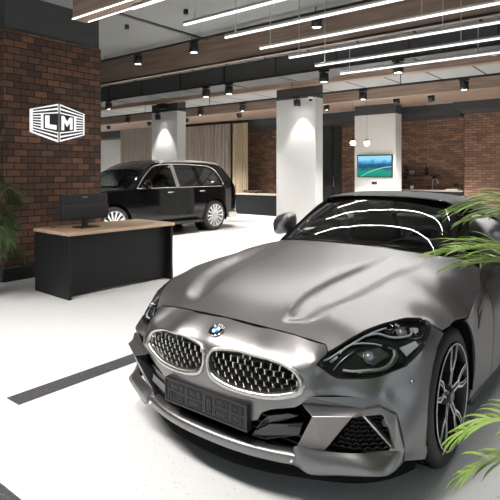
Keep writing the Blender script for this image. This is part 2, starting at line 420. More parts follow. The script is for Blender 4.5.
def B_at(x, z):
    # angle parameter of the bumper surface at lateral position x, height z
    t = math.asin(max(-.99, min(.99, x/1.07)))
    for _ in range(12):
        p = B_fn(np.array([[t, z]]))[0]; t += (x-p[0])/max(.3, 1.07*math.cos(t))
    return t
def tz(p): return (math.atan2(p[0], YC-p[1]), p[2])
def bx(x, z): return (B_at(x, z), z)

# ---- clamshell bonnet
ARC = [(x, -.375*math.cos(t)) for t, x in ((math.radians(68), .889), (math.radians(80), .8935), (math.radians(90), .895), (math.radians(100), .895), (math.radians(112), .894), (math.radians(125), .894))]
hl_top = [(.55, -.635), (.59, -.585), (.63, -.53), (.70, -.394), (.735, -.335), (.76, -.28), (.785, -.235), (.80, -.2)]
half = [(.0, -.648), (.13, -.6465), (.25, -.640), (.40, -.628), (.525, -.606), (.548, -.629)]+[(x-.004, y+.004) for x, y in hl_top[1:]]+[(.85, -.188), (.882, -.155)]+ARC[1:]+[(.872, .44), (.85, .65), (.802, .86), (.72, .855), (.665, .80), (.63, .72), (.58, .67), (.51, .62), (.40, .572), (.2, .54), (0, .53)]
out = half+[(-x, y) for x, y in half[::-1] if x > 1e-6]
BONNET = panel('bonnet', A_fn, out, 'paint', CAR, h=.0125, rim=.015)

# ---- front bumper skin
hl_bot = [(.523, -.688, .612), (.55, -.670, .588), (.60, -.658, .563), (.68, -.62, .566), (.76, -.535, .576), (.82, -.44, .598), (.862, -.34, .66), (.853, -.2, .716)]
top = [(0, -.653, .708), (.13, -.65, .706), (.25, -.645, .701), (.40, -.632, .691), (.524, -.609, .676), (.546, -.634, .652)]
arch = [(.884, .34+.375*math.sin(math.radians(a)), -.375*math.cos(math.radians(a))) for a in (66, 52, 38, 24, 10, -5, -20)]
bh = [tz(p) for p in top+hl_bot]+[tz((x, y, z)) for x, z, y in arch]
bh = [tz(p) for p in top+hl_bot]+[tz((x, y, z)) for (x, z, y) in arch]
bh += [tz((.872, -.352, .18)), tz(FV['h']), tz(FV['i']), tz(FV['n']), tz(FV['q']), tz(FV['p']), tz(FV['a']), bx(.452, .431), bx(.372, .411), bx(.344, .402), bx(.309, .383), bx(.289, .347), bx(.254, .335), (0, .335)]
bo = bh+[(-t, z) for t, z in bh[::-1] if t > 1e-6]
kid_in = [(.02, .552), (.028, .581), (.052, .598), (.159, .612), (.238, .613), (.304, .607), (.37, .597), (.419, .583), (.451, .564), (.467, .540), (.466, .519), (.452, .504), (.4, .485), (.335, .471), (.264, .467), (.192, .468), (.115, .477), (.050, .495), (.026, .518)]
kid_out = [(.006, .553), (.012, .588), (.047, .613), (.165, .625), (.24, .627), (.306, .620), (.375, .610), (.43, .596), (.478, .566), (.499, .533), (.496, .504), (.472, .481), (.4, .456), (.335, .443), (.264, .438), (.184, .440), (.098, .450), (.033, .472), (.010, .514)]
KI = [bx(*p) for p in kid_in]; KO = [bx(*p) for p in kid_out]
KI2 = smooth_poly(KI, n=3); KO2 = smooth_poly(KO, n=3)
def neg(L): return [(-p[0], p[1]) for p in L[::-1]]
BUMPER = panel('front_bumper', B_fn, bo, 'paint', CAR, holes=[KI2, neg(KI2)], h=.024, rim=.03, ref=(0, 0, .4))

# ---- kidney grilles
def B_off(q, off):
    e = 1e-4; q = np.array(q, float).reshape(-1, 2)
    P = B_fn(q); n = np.cross(B_fn(q+[e, 0])-B_fn(q-[e, 0]), B_fn(q+[0, e])-B_fn(q-[0, e])); n /= np.linalg.norm(n, axis=1)[:, None]
    n *= np.sign(n[:, 1:2]*-1+1e-9); return P+n*np.array(off, float).reshape(-1, 1)
for s in (1, -1):
    g = empty('kidney_grille', CAR)
    ko = np.array(KO2); ki = np.array(KI2); n = len(ko); rows = []
    for w, off in ((0, .000), (.08, .006), (.3, .010), (.7, .009), (.95, .002), (1.06, -.02), (1.1, -.05)):
        q = ko*(1-w)+ki*w; rows.append(B_off(q, off))
    R = np.array(rows); R[:, :, 0] *= s; R = np.concatenate([R, R[:, :1]], 1)
    MB().grid(R, flip=s < 0).build('grille_frame', 'satin_silver', g)
    # dark backing set behind the frame
    cen = ki.mean(0); back = B_off(ki*1.04-cen*.04, -.05); back[:, 0] *= s; cc = back.mean(0)
    MB().add([tuple(p) for p in back]+[tuple(cc)], [(i, (i+1) % n, n) for i in range(n)]).build('grille_backing', 'black_matte', g)
    # floating vertical fins joined by fine links
    mb = MB(); dx = .041; dz = .032
    for r in range(7):
        for c in range(14):
            x = .03+c*dx+(dx/2 if r % 2 else 0); z = .452+r*dz*.82
            if x > .48: continue
            q = np.array([bx(x, z)]); inner = cen+(ki-cen)*.97
            if not inpoly(q, inner)[0]: continue
            a = B_off(np.array([bx(x, z-.011)]), -.016)[0]; b = B_off(np.array([bx(x, z+.011)]), -.007)[0]
            w = .0030; p = [(a[0]-w, a[1], a[2]), (a[0]+w, a[1], a[2]), (b[0]+w*1.2, b[1], b[2]), (b[0]-w*1.2, b[1], b[2])]
            p = [(s*x_, y_, z_) for x_, y_, z_ in p]; mb.prism(p, (0, .012, 0), 0)
            for dxx, dzz in ((dx/2, dz*.82), (-dx/2, dz*.82)):
                x2, z2 = x+dxx, z+dzz
                if not inpoly(np.array([bx(x2, z2)]), ki)[0]: continue
                e = B_off(np.array([bx(x2, z2-.008)]), -.022)[0]; t = B_off(np.array([bx(x, z+.008)]), -.02)[0]
                mb.tube([(s*t[0], t[1], t[2]), (s*e[0], e[1], e[2])], .0022, 5, 1)
    mb.build('grille_fins', ['satin_silver', 'black_trim'], g)
# ---- emblem on the nose
em = MB(); ec = B_fn(np.array([[0, .668]]))[0]
n_ = B_off([[0, .668]], 1)[0]-ec; up = np.cross(n_, (1, 0, 0)); up /= np.linalg.norm(up); up *= np.sign(up[2]); rt = np.array([1., 0, 0])
def disc(mb, r0, r1, d, mi, a0=0, a1=2*PI, n=40):
    P = [[ec+n_*d+rt*r*math.cos(a0+(a1-a0)*k/n)+up*r*math.sin(a0+(a1-a0)*k/n) for k in range(n+1)] for r in (r0, r1)]
    mb.grid(P, mi, False)
RM = .040
mbx = [[ec+n_*d+rt*r*math.cos(2*PI*k/40)+up*r*math.sin(2*PI*k/40) for k in range(41)] for r, d in ((RM, .0), (RM, .005), (RM*.95, .0065), (RM*.88, .006))]
em.grid(mbx, 0); disc(em, RM*.52, RM*.9, .0058, 1); disc(em, RM*.50, RM*.56, .0062, 0)
for k in range(4): disc(em, 0, RM*.52, .0060, 2 if k % 2 else 3, k*PI/2, (k+1)*PI/2, 10)
EMB = em.build('emblem', ['chrome', 'black_gloss', 'blue', 'white_enamel'], CAR, fix=False)
for ch, an in (('B', 137), ('M', 90), ('W', 43)):
    cu = bpy.data.curves.new('emblem_letter', 'FONT'); cu.body = ch; cu.size = .022; cu.extrude = .0004; cu.align_x = 'CENTER'; cu.align_y = 'CENTER'
    cu.materials.append(M['white_enamel']); tmp = bpy.data.objects.new('emblem_letter', cu); COL.objects.link(tmp); dg = bpy.context.evaluated_depsgraph_get(); me = bpy.data.meshes.new_from_object(tmp.evaluated_get(dg)); bpy.data.objects.remove(tmp)
    t = bpy.data.objects.new('emblem_letter', me); COL.objects.link(t); t.parent = EMB
    th = math.radians(an); c = ec+n_*.0068+(rt*math.cos(th)+up*math.sin(th))*RM*.71
    r_ = rt*math.sin(th)-up*math.cos(th); u_ = rt*math.cos(th)+up*math.sin(th)
    # seen from ahead the car's left is on the viewer's right
    mt = Matrix.Identity(4)
    for i in range(3): mt[i][0] = r_[i]; mt[i][1] = u_[i]; mt[i][2] = n_[i]; mt[i][3] = c[i]
    t.matrix_local = mt

# ---- faceted bumper wings with side intakes
V3 = {k: np.array(v) for k, v in FV.items()}
V3['q2'] = V3['q']; V3['k2'] = V3['k']+np.array([0, .012, -.006])
back_n = np.array([-.35, .94, 0])
fr_in = [np.array(v) for v in ((.722, -.640, .432), (.777, -.585, .432), (.802, -.548, .296))]
BL1 = [(.262, .288), (.287, .328), (.331, .369), (.425, .398), (.466, .395), (.404, .364), (.335, .338)]
BL2 = [(.237, .250), (.262, .284), (.335, .334), (.415, .350), (.482, .366), (.468, .313), (.32, .261)]
for s in (1, -1):
    def T(*ks): return [tuple(np.array(V3[k] if isinstance(k, str) else k)*np.array([s, 1, 1])) for k in ks]
    mb = MB()
    for f in (('a', 'p', 'q', 'm', 'l'), ('a', 'l', 'k', 'b'), ('b', 'k', 'j', 'c'), ('m', 'q', 'n')):
        P = T(*f); mb.add(P, [tuple(range(len(P)))[::s]])
    # turned-in lips around the intakes
    for f in (('b', 'c'), ('c', 'd'), ('a', 'b')):
        P = T(*f)+[tuple(np.array(p)+np.array([s*-.01, .07, -.005])) for p in T(*f)[::-1]]; mb.add(P, [(0, 1, 2, 3)[::s]])
    for f in (('k', 'j'), ('j', 'o'), ('f', 'g'), ('g', 'h'), ('e', 'f')):
        P = T(*f)+[tuple(np.array(p)+np.array([s*-.03, .06, .0])) for p in T(*f)[::-1]]; mb.add(P, [(0, 1, 2, 3)[::s]])
    mb.build('bumper_wing', 'paint', CAR, bevel=.004, fix=True)
    tp_ = [V3['d'], V3['c']*.55+V3['d']*.45, V3['c'], V3['j'], (V3['j']+V3['o'])/2+[.01, -.02, 0], V3['o'], V3['i']]; bt_ = [V3['e'], V3['e']*.6+V3['f']*.4, V3['f'], V3['f']*.6+V3['g']*.4, V3['g'], V3['g']*.5+V3['h']*.5+[.012, -.012, -.004], V3['h']]
    rows = [[tuple((np.array(a)*(1-w)+np.array(b)*w+np.array([0, o_, 0]))*np.array([s, 1, 1])) for a, b in zip(tp_, bt_)] for w, o_ in ((0, .0), (.12, -.004), (.5, -.016), (.85, -.014), (1, 0), (1.03, .03))]
    lp = MB(); lp.grid([smooth_poly(r, False, 4) for r in rows]); lp.build('bumper_lip', 'paint', CAR)
    # hook shaped frame at the outer end of the intake
    mb = MB(); O3 = [V3['k'], V3['l'], V3['m'], V3['n'], V3['i'], V3['o']]; I3 = [fr_in[0]+[-.03, -.012, 0], fr_in[0], fr_in[1], fr_in[1]*.6+fr_in[2]*.4+[.008, -.004, .0], fr_in[2], fr_in[2]+[-.012, 0, -.004]]
    rows = []
    for w, d in ((0, .0), (.1, -.012), (.8, -.010), (1., .0), (1.0, .05)):
        rows.append([tuple((np.array(a)*(1-w)+np.array(b)*w+np.array([-d*.35, d, 0]))*np.array([s, 1, 1])) for a, b in zip(O3, I3)])
    mb.grid(rows, 0, False, flip=s < 0).build('intake_frame', 'paint', CAR, bevel=.003)
    # dark mesh deep in the intake
    mb = MB(); D = np.array([-.03, .055, 0])
    P = [np.array(V3[k])+D for k in ('k', 'l', 'm', 'n', 'i', 'o', 'j')]
    mb.add([tuple(p*np.array([s, 1, 1])) for p in P], [tuple(range(7))], 0)
    for r in range(9):
        z = .29+r*.018; x0 = np.interp(z, [.267, .43], [.575, .69]); x1 = .80-.0*r
        for k in range(7):
            xa = x0+(x1-x0)*(k+(.5 if r % 2 else 0))/7; xb = xa+(x1-x0)/7*.8
            if xb > x1: continue
            ya = np.interp(xa, [.57, .685, .80], [-.68, -.645, -.54]); yb = np.interp(xb, [.57, .685, .80], [-.68, -.645, -.54])
            mb.tube([(s*xa, ya, z-.004), (s*(xa+xb)/2, (ya+yb)/2, z+.004), (s*xb, yb, z-.004)], .003, 4, 1)
    mb.build('intake_mesh', ['black_matte', 'black_trim'], CAR)
    # slim strut across the intake and fog sensor behind it
    a, b = fr_in[0]+[-.008, -.004, 0], fr_in[2]+[-.006, -.004, -.004]
    w = np.array([.010, .004, .0]); P = [a, a+w, b+w, b]
    MB().prism([tuple(p*np.array([s, 1, 1])) for p in P], (0, .02, 0)).build('intake_strut', 'satin_silver', CAR)
    MB().cyl((s*.778, -.570, .395), .016, .02, 'Y', 16).build('intake_lamp', 'black_gloss', CAR)
    # gloss black blades in the centre intake
    for poly in (BL1, BL2):
        P = [(s*x, -.772+.5*max(0, x-.30)**1.5, z) for x, z in poly]
        MB().prism(P, (0, .05, 0)).build('intake_blade', 'black_gloss', CAR, bevel=.003)
    MB().cyl((s*.294, -.792, .388), .011, .012, 'Y', 16).build('parking_sensor', 'dark_silver', CAR)
    p = B_off([list(bx(.842, .534))], .001)[0]
    MB().sphere((s*p[0], p[1], p[2]), .009, 12).build('parking_sensor', 'dark_silver', CAR)
# ---- centre intake interior, lower bar, splitter
mb = MB(); mb.box(-.56, .56, -.66, -.64, .15, .50, 0)
for k in range(4): mb.box(-.46, .46, -.70, -.66, .215+k*.035, .222+k*.035, 1)
mb.build('centre_intake', ['black_matte', 'black_trim'], CAR)
def plan(x): return -.838+.42*abs(x)**2.4*1.25
xs = np.linspace(-.455, .455, 33)
rows = [[(x, plan(x)+dy, z) for x in xs] for dy, z in ((.06, .238), (.02, .236), (.002, .226), (0, .206), (.006, .190), (.02, .182), (.07, .180))]
MB().grid(rows).build('lower_bar', 'paint', CAR)
spl = [(0, -.826), (.15, -.820), (.30, -.79), (.42, -.745), (.55, -.69), (.68, -.62), (.77, -.53), (.82, -.44), (.85, -.36)]
spl = smooth_poly([(x*.97, y+.028) for x, y in spl], False, 3); spl = [(-x, y) for x, y in spl[::-1]][:-1]+[tuple(p) for p in spl]
rows = [[(x*k, y+dy, z) for x, y in spl] for dy, z, k in ((.03, .185, 1), (.012, .14, .995), (.004, .112, .99), (.010, .102, .985), (.08, .102, .95), (.25, .102, .9))]
MB().grid(rows).build('front_splitter', 'black_matte', CAR)
# ---- number plate carrier
mb = MB(); yp = -.828; mb.box(-.26, .26, yp, yp+.03, .296, .412, 0)
mb.box(-.26, .26, yp-.004, yp, .402, .412, 0); mb.box(-.26, .26, yp-.004, yp, .296, .306, 0); mb.box(-.26, -.25, yp-.004, yp, .306, .402, 0); mb.box(.25, .26, yp-.004, yp, .306, .402, 0)
rr = random.Random(3)
for (x0, x1, z0, z1) in ((-.235, -.13, .360, .392), (-.235, -.19, .316, .348), (-.18, -.13, .316, .342), (-.105, -.015, .355, .395), (-.105, -.015, .312, .342), (.01, .05, .316, .39), (.07, .15, .362, .394), (.07, .15, .314, .346), (.17, .235, .360, .392), (.17, .235, .316, .345)):
    for a, b, c, d in ((x0, x1, z0, z0+.004), (x0, x1, z1-.004, z1), (x0, x0+.004, z0, z1), (x1-.004, x1, z0, z1)): mb.box(a, b, yp-.003, yp, c, d, 1)
    for k in range(3):
        xx = x0+(x1-x0)*rr.uniform(.15, .8); mb.box(xx, xx+.012, yp-.002, yp, z0+.008, z1-.008, 1)
mb.build('plate_carrier', ['plate', 'plate_hi'], CAR)

# ---- headlamps
HL = [(.529, -.69, .617), (.55, -.635, .652), (.59, -.582, .683), (.63, -.53, .713), (.70, -.394, .747), (.76, -.28, .757), (.80, -.2, .745), (.85, -.2, .722), (.86, -.34, .664), (.82, -.44, .602), (.76, -.535, .58), (.68, -.62, .568), (.60, -.66, .565), (.55, -.672, .59)]
hp = np.array(HL); hc = hp.mean(0); e1 = np.array([.80, -.2, .74])-hp[0]; e1 /= np.linalg.norm(e1)
nn = np.array([.55, -.62, .56]); nn -= e1*(nn@e1); nn /= np.linalg.norm(nn); e2 = np.cross(nn, e1); e2 *= np.sign(e2[2])
if np.cross(e1, e2)@nn < 0: pass
q2 = np.stack([(hp-hc)@e1, (hp-hc)@e2], 1); hh = (hp-hc)@nn
bulge = [(0, 0, .018), (-.13, -.01, .016), (.13, .02, .016)]
H_t = TPS(np.vstack([q2, [b[:2] for b in bulge]]), np.concatenate([hh, [b[2]+float(TPS(q2, hh)([b[:2]])[0])*0.6 for b in bulge]]), 1e-4)
def H_fn(q, d=0.): return hc+q[:, :1]*e1+q[:, 1:2]*e2+(H_t(q)+d)[:, None]*nn
HO = smooth_poly([tuple(p) for p in q2], n=3)
def toH(x, y, z): v = np.array((x, y, z))-hc; return (v@e1, v@e2)
for s in (1, -1):
    hd = empty('headlamp', CAR); S = np.array([s, 1, 1])
    def hpanel(nm, out_, mat_, d, hs=.02, rim=.01):
        r = panel(nm, lambda q: H_fn(np.asarray(q), d)*S, out_, mat_, hd, h=hs, rim=rim, outward=tuple(nn*S)); return r
    cen = np.mean(HO, 0)
    hpanel('lamp_housing', [tuple(cen+(np.array(p)-cen)*.99) for p in HO], 'black_gloss', -.030, rim=0)
    hpanel('lamp_lens', [tuple(p) for p in HO], 'glass_lamp', .001, rim=0)
    ring = H_fn(np.array(HO), .0015)*S; ring2 = H_fn(cen+(np.array(HO)-cen)*.965, -.002)*S; ring3 = H_fn(cen+(np.array(HO)-cen)*.96, -.03)*S
    rg = np.stack([ring, ring2, ring3]); rg = np.concatenate([rg, rg[:, :1]], 1)
    MB().grid(rg).build('lamp_surround', 'black_trim', hd)
    def tubeH(pts, r, d=-.016, mat_='drl', nm='light_guide', flat=True):
        P = H_fn(np.array(smooth_poly(pts, False, 4)), d)*S
        MB().tube([tuple(p) for p in P], r, 6).build(nm, mat_, hd)
    # lamp internals, positions in the lamp plane
    tubeH([(-.222, .042), (-.190, .041), (-.114, .050), (-.018, .060), (.06, .062), (.106, .058)], .0048)
    tubeH([(-.01, .060), (.05, .050), (.088, .020), (.129, .000), (.185, -.010), (.212, .002), (.219, .018)], .0050)
    tubeH([(-.150, .038), (-.104, .054), (-.047, .040), (.005, .016), (.034, -.003)], .0038)
    tubeH([(-.170, -.026), (-.133, -.050), (-.073, -.070), (-.024, -.084), (.023, -.083), (.066, -.060), (.074, -.040)], .0058)
    tubeH([(-.125, -.061), (-.028, -.091), (.028, -.092), (.085, -.066)], .0035, -.014, 'dark_silver')
    tubeH([(.158, .060), (.170, .044)], .006)
    def quadH(q, mat_, nm):
        P_ = H_fn(np.array(q), -.018)*S; MB().add([tuple(p) for p in P_], [(0, 1, 2, 3)]).build(nm, mat_, hd)
    quadH([(.107, -.040), (.196, -.040), (.200, -.062), (.117, -.083)], 'drl', 'reflector')
    quadH([(.232, .020), (.262, .008), (.248, -.008), (.218, -.012)], 'drl', 'reflector')
    quadH([(-.20, .030), (-.16, .038), (-.165, .026), (-.195, .020)], 'dark_silver', 'reflector')
    quadH([(-.09, .010), (.02, -.005), (.045, -.050), (-.05, -.062)], 'dark_silver', 'reflector')
    tubeH([(-.20, -.008), (-.15, .012), (-.09, .022)], .003, -.02, 'dark_silver', 'reflector')
    tubeH([(.06, -.020), (.085, -.045), (.075, -.075)], .004, -.02, 'dark_silver', 'reflector')
    tubeH([(.12, .030), (.15, .038), (.20, .030)], .003, -.02, 'dark_silver', 'reflector')
    tubeH([(.20, -.03), (.24, -.035), (.27, -.02)], .003, -.02, 'dark_silver', 'reflector')
    for (c, r) in (((-.043, -.026), .026), ((.160, .016), .020)):
        p = H_fn(np.array([c]), -.024)[0]*S
        m_ = MB(); m_.sphere(tuple(p), r, 20); m_.build('projector', 'glass_lens', hd)
        P = [p+nn*S*.006+((e1*math.cos(a)+e2*math.sin(a))*S)*r*1.08 for a in np.linspace(0, 2*PI, 25)[:-1]]
        MB().tube([tuple(x) for x in P], .0035, 6, closed=True).build('projector_ring', 'dark_silver', hd)

# ---- wheels
def wheel(x, y, side):
    w = empty('wheel', CAR, (x, y, .335)); w.rotation_euler = (0, 0, 0 if side > 0 else PI)
    # outer face toward +x
    prof = [(.245, -.22), (.30, -.225), (.325, -.205), (.333, -.18), (.335, -.12), (.333, -.045), (.325, -.018), (.305, -.004), (.275, .0), (.250, -.006), (.243, -.02), (.243, -.2)]
    ty = MB(); ty.lathe(prof, 56, axis='X')
    ty.build('tyre', 'rubber', w)
    tr = MB()
    for k in range(4): tr.lathe([(.3355, -.19+k*.045), (.3362, -.186+k*.045), (.3362, -.178+k*.045), (.3355, -.174+k*.045)], 56, axis='X')
    for k in range(44):
        a = 2*PI*k/44
        tr.add([(xx, (.3365)*math.cos(a+da), (.3365)*math.sin(a+da)) for xx, da in ((-.20, 0), (-.20, .03), (-.025, .05), (-.025, .02))], [(0, 1, 2, 3)])
    tr.build('tread', 'black_matte', w, fix=False)
    rim = MB(); rim.lathe([(.246, -.004), (.252, .002), (.249, .006), (.240, .004), (.232, -.012), (.228, -.06), (.215, -.19)], 56, axis='X'); rim.build('rim', 'black_trim', w)
    lip = MB(); lip.lathe([(.247, .003), (.2515, .004), (.250, .008), (.2455, .0065), (.247, .003)], 56, axis='X'); lip.build('rim_lip', 'machined', w)
    MB().cyl((-.12, 0, 0), .165, .022, 'X', 40).build('brake_disc', 'black_trim', w)
    MB().box(-.115, -.06, .06, .17, -.08, .10).build('brake_caliper', 'black_trim', w, bevel=.01)
    for k in range(5):
        a0 = PI/2+2*PI*k/5-.12
        sp = MB()
        def P(r, a, d): return (d, r*math.cos(a), r*math.sin(a))
        def strip(path, wid, dep):
            L1 = [(r, a0+da-wd/r, d) for (r, da), wd, d in zip(path, wid, dep)]; L2 = [(r, a0+da+wd/r, d) for (r, da), wd, d in zip(path, wid, dep)]
            for (p, q, p2, q2) in zip(L1[:-1], L2[:-1], L1[1:], L2[1:]): sp.prism([P(*p), P(*q), P(*q2), P(*p2)], (-.035, 0, 0), 0)
            return L1, L2
        def face(u, v, e0, e1):
            sp.add([P(u[0], u[1], u[2]+.0012), P(u[0], u[1]+e0/u[0], u[2]+.0012), P(v[0], v[1]+e1/v[0], v[2]+.0012), P(v[0], v[1], v[2]+.0012)], [(0, 1, 2, 3)], 1)
        L1, L2 = strip([(.05, 0), (.135, 0)], [.020, .018], [-.014, -.004])
        face(L1[0], L1[1], .010, .010); face(L2[0], L2[1], -.010, -.010)
        for sg in (1, -1):
            pth = [(.120, .09*sg), (.175, .20*sg), (.245, .17*sg)]
            L1, L2 = strip(pth, [.013, .013, .010], [-.006, -.001, .003])
            O_ = L2 if sg > 0 else L1; I_ = L1 if sg > 0 else L2
            face(O_[0], O_[1], -sg*.016, -sg*.009); face(O_[1], O_[2], -sg*.008, -sg*.005)
            face(I_[0], I_[1], sg*.003, sg*.004); face(I_[1], I_[2], sg*.004, sg*.003)
        sp.build('spoke', ['black_trim', 'machined'], w)
    hb = MB(); hb.lathe([(0, .0), (.030, .0), (.034, -.006), (.062, -.016), (.062, -.06)], 32, axis='X'); hb.build('hub', 'black_trim', w)
    for k in range(5):
        a = 2*PI*k/5; MB().cyl((-.018, .046*math.cos(a), .046*math.sin(a)), .008, .012, 'X', 10).build('wheel_bolt', 'dark_silver', w)
    hc_ = MB(); hc_.lathe([(0, .003), (.026, .003), (.028, .0), (.030, -.002)], 24, axis='X'); hc_.build('hub_cap', 'dark_silver', w)
    return w
for y in (0, 2.47):
    for s in (1, -1): wheel(s*(.882 if y < 1 else .895), y, s)
# wheel housings and underbody
for y in (0, 2.47):
    for s in (1, -1):
        mb = MB(); mb.lathe([(.372, s*.885), (.372, s*.60)], 28, (0, y, .335), 'X', a0=-.25, a1=PI+.25); mb.lathe([(.372, s*.60), (.05, s*.60)], 28, (0, y, .335), 'X', a0=-.25, a1=PI+.25)
        mb.build('wheel_housing', 'black_matte', CAR, fix=False)
mb = MB(); mb.box(-.58, .58, -.63, 3.3, .115, .56); mb.box(-.84, .84, .40, 2.06, .13, .50); mb.box(-.80, .80, 2.88, 3.28, .2, .6); mb.build('underbody', 'black_matte', CAR)

# ---- sides
C_CTRL = [(.893, .14, .694), (.896, .26, .668), (.872, .45, .72), (.852, .65, .76), (.804, .87, .82), (.898, .37, .50), (.888, .38, .3), (.865, .37, .18),
  (.885, .6, .66), (.890, .6, .5), (.880, .6, .3), (.885, 1.0, .70), (.872, 1.2, .52), (.888, 1.2, .32), (.875, 1.2, .18), (.775, 1.0, .90), (.765, 1.5, .93), (.775, 2.0, .95), (.845, 1.3, .80),
  (.89, 1.9, .78), (.885, 1.9, .5), (.885, 2.0, .2), (.925, 2.47, .72), (.925, 2.2, .62), (.92, 2.75, .62), (.905, 2.85, .3), (.86, 2.45, .87), (.78, 2.45, .97), (.90, 2.95, .72), (.84, 3.2, .72), (.76, 3.35, .72), (.74, 3.3, .93), (.78, 2.9, .96), (.83, 3.2, .3), (.78, 3.32, .4)]
C_t = TPS([p[1:] for p in C_CTRL], [p[0] for p in C_CTRL], 1e-4)
def C_fn(q): return np.stack([C_t(q), q[:, 0], q[:, 1]], 1)
def arcp(yc, r, a0, a1, n): return [(yc+r*math.cos(math.radians(a0+(a1-a0)*i/n)), .335+r*math.sin(math.radians(a0+(a1-a0)*i/n))) for i in range(n+1)]
fo = arcp(0, .375, 62, -24, 12)+[(.80, .182), (.795, .50), (.79, .78)]+[(.65, .757), (.45, .717), (.26, .664)]
panel('front_fender', C_fn, fo, 'paint', CAR, h=.035, outward=(1, 0, 0), mirror=True)
do = [(.805, .182), (1.98, .182), (2.02, .4), (2.06, .70), (1.98, .945), (1.5, .932), (1.0, .905), (.89, .825), (.80, .785), (.805, .5)]
panel('door', C_fn, do, 'paint', CAR, h=.045, outward=(1, 0, 0), mirror=True)
qo = [(1.99, .182), (2.10, .182)]+arcp(2.47, .375, 202, -20, 16)+[(2.9, .22), (3.25, .28), (3.36, .45), (3.36, .75), (3.30, .94), (2.9, .97), (2.45, .985), (1.99, .95), (2.07, .70), (2.03, .4)]
panel('rear_fender', C_fn, qo, 'paint', CAR, h=.045, outward=(1, 0, 0), mirror=True)
for s in (1, -1):
    # air breather behind the front wheel: dark notch; silver strip paints the highlight along the door crease
    P = [C_fn(np.array([q]))[0]*np.array([s, 1, 1])+np.array([s*.003, 0, 0]) for q in ((.44, .56), (.475, .655), (.60, .70), (.52, .62))]
    MB().prism([tuple(p) for p in P], (-s*.004, 0, 0)).build('air_breather', 'black_trim', CAR)
    P = [C_fn(np.array([q]))[0]*np.array([s, 1, 1])+np.array([s*.005, 0, 0]) for q in ((.46, .632), (.60, .676), (.80, .722), (1.15, .79), (1.15, .812), (.80, .748), (.60, .700), (.46, .650))]
    mbb = MB(); mbb.grid([P[:4], P[4:][::-1]]); mbb.build('crease_highlight', 'satin_silver', CAR)
    MB().box(s*.80-.05, s*.80+.06, .42, 2.06, .125, .19).build('sill_trim', 'black_trim', CAR, bevel=.01)
    # door handle
    p = C_fn(np.array([(1.82, .80)]))[0]
    MB().box(s*p[0]-.012, s*p[0]+.012, 1.70, 1.90, .795, .82).build('door_handle', 'paint', CAR, bevel=.006)
# ---- rear deck and tail
D_CTRL = mir([(0, 2.2, 1.0), (.5, 2.2, .995), (.74, 2.2, .965), (0, 2.8, 1.0), (.5, 2.8, .99), (.76, 2.8, .965), (0, 3.30, .985), (.5, 3.28, .97), (.74, 3.25, .94)])
D_t = TPS([p[:2] for p in D_CTRL], [p[2] for p in D_CTRL])
panel('boot_lid', lambda q: np.stack([q[:, 0], q[:, 1], D_t(q)], 1), [(-.74, 2.2), (.74, 2.2), (.765, 2.8), (.735, 3.28), (.4, 3.36), (0, 3.38), (-.4, 3.36), (-.735, 3.28), (-.765, 2.8)], 'paint', CAR, h=.07)
rows = []
for z, dy, wx in ((.94, 0, .735), (.85, .05, .75), (.72, .06, .76), (.5, .08, .78), (.3, .03, .78), (.2, -.05, .76)):
    rows.append([(x*wx, 3.38+dy-.09*abs(x)**2.5, z) for x in np.linspace(-1, 1, 17)])
MB().grid(rows).build('rear_bumper', 'paint', CAR)
for s in (1, -1):
    P = [(s*x, 3.462-.09*(x/.75)**2.5, z) for x, z in ((.36, .80), (.70, .84), (.74, .78), (.50, .75))]
    MB().prism(P, (0, .02, 0)).build('tail_lamp', pbr('tail_lamp_red', (.25, .01, .01), .15), CAR)

# ---- cabin
cowl = [(0, .548, .934), (.2, .558, .931), (.40, .59, .918), (.51, .64, .904), (.595, .71, .888), (.632, .79, .886)]
head = [(0, 1.17, 1.238), (.16, 1.178, 1.236), (.31, 1.20, 1.226), (.41, 1.222, 1.209), (.475, 1.242, 1.192), (.515, 1.262, 1.176)]
def curve3(L, n): return np.array(smooth_poly(L, False, n))
c3, h3 = curve3(cowl, 4), curve3(head, 4)
full = lambda C: np.concatenate([(C*np.array([-1, 1, 1]))[::-1][:-1], C])
c3, h3 = full(c3), full(h3)
ws = np.array([c3*(1-t)+h3*t+np.array([0, -.03, .03])*(4*t*(1-t))*.55 for t in np.linspace(0, 1, 9)])
MB().grid(ws).build('windscreen', 'glass_ws', CAR)
# black printed border and scuttle
bd = MB(); bd.grid([ws[8]+[0, -.002, .004], ws[7]*.35+ws[8]*.65+[0, -.002, .004]]); bd.build('screen_border', 'black_gloss', CAR)
sc = MB(); sc.grid([c3+[0, -.035, -.012], c3+[0, -.012, -.008], c3+[0, .015, .004]]); sc.build('scuttle', 'black_trim', CAR)
for s in (1, -1):
    S = np.array([s, 1, 1])
    P = np.array([(.66, .80, .872), (.645, .86, .915), (.605, .98, 1.0), (.565, 1.10, 1.085), (.535, 1.20, 1.145), (.50, 1.262, 1.178)])*S
    MB().tube([tuple(p) for p in curve3(P, 3)], .026, 8).build('windscreen_pillar', 'black_matte', CAR)
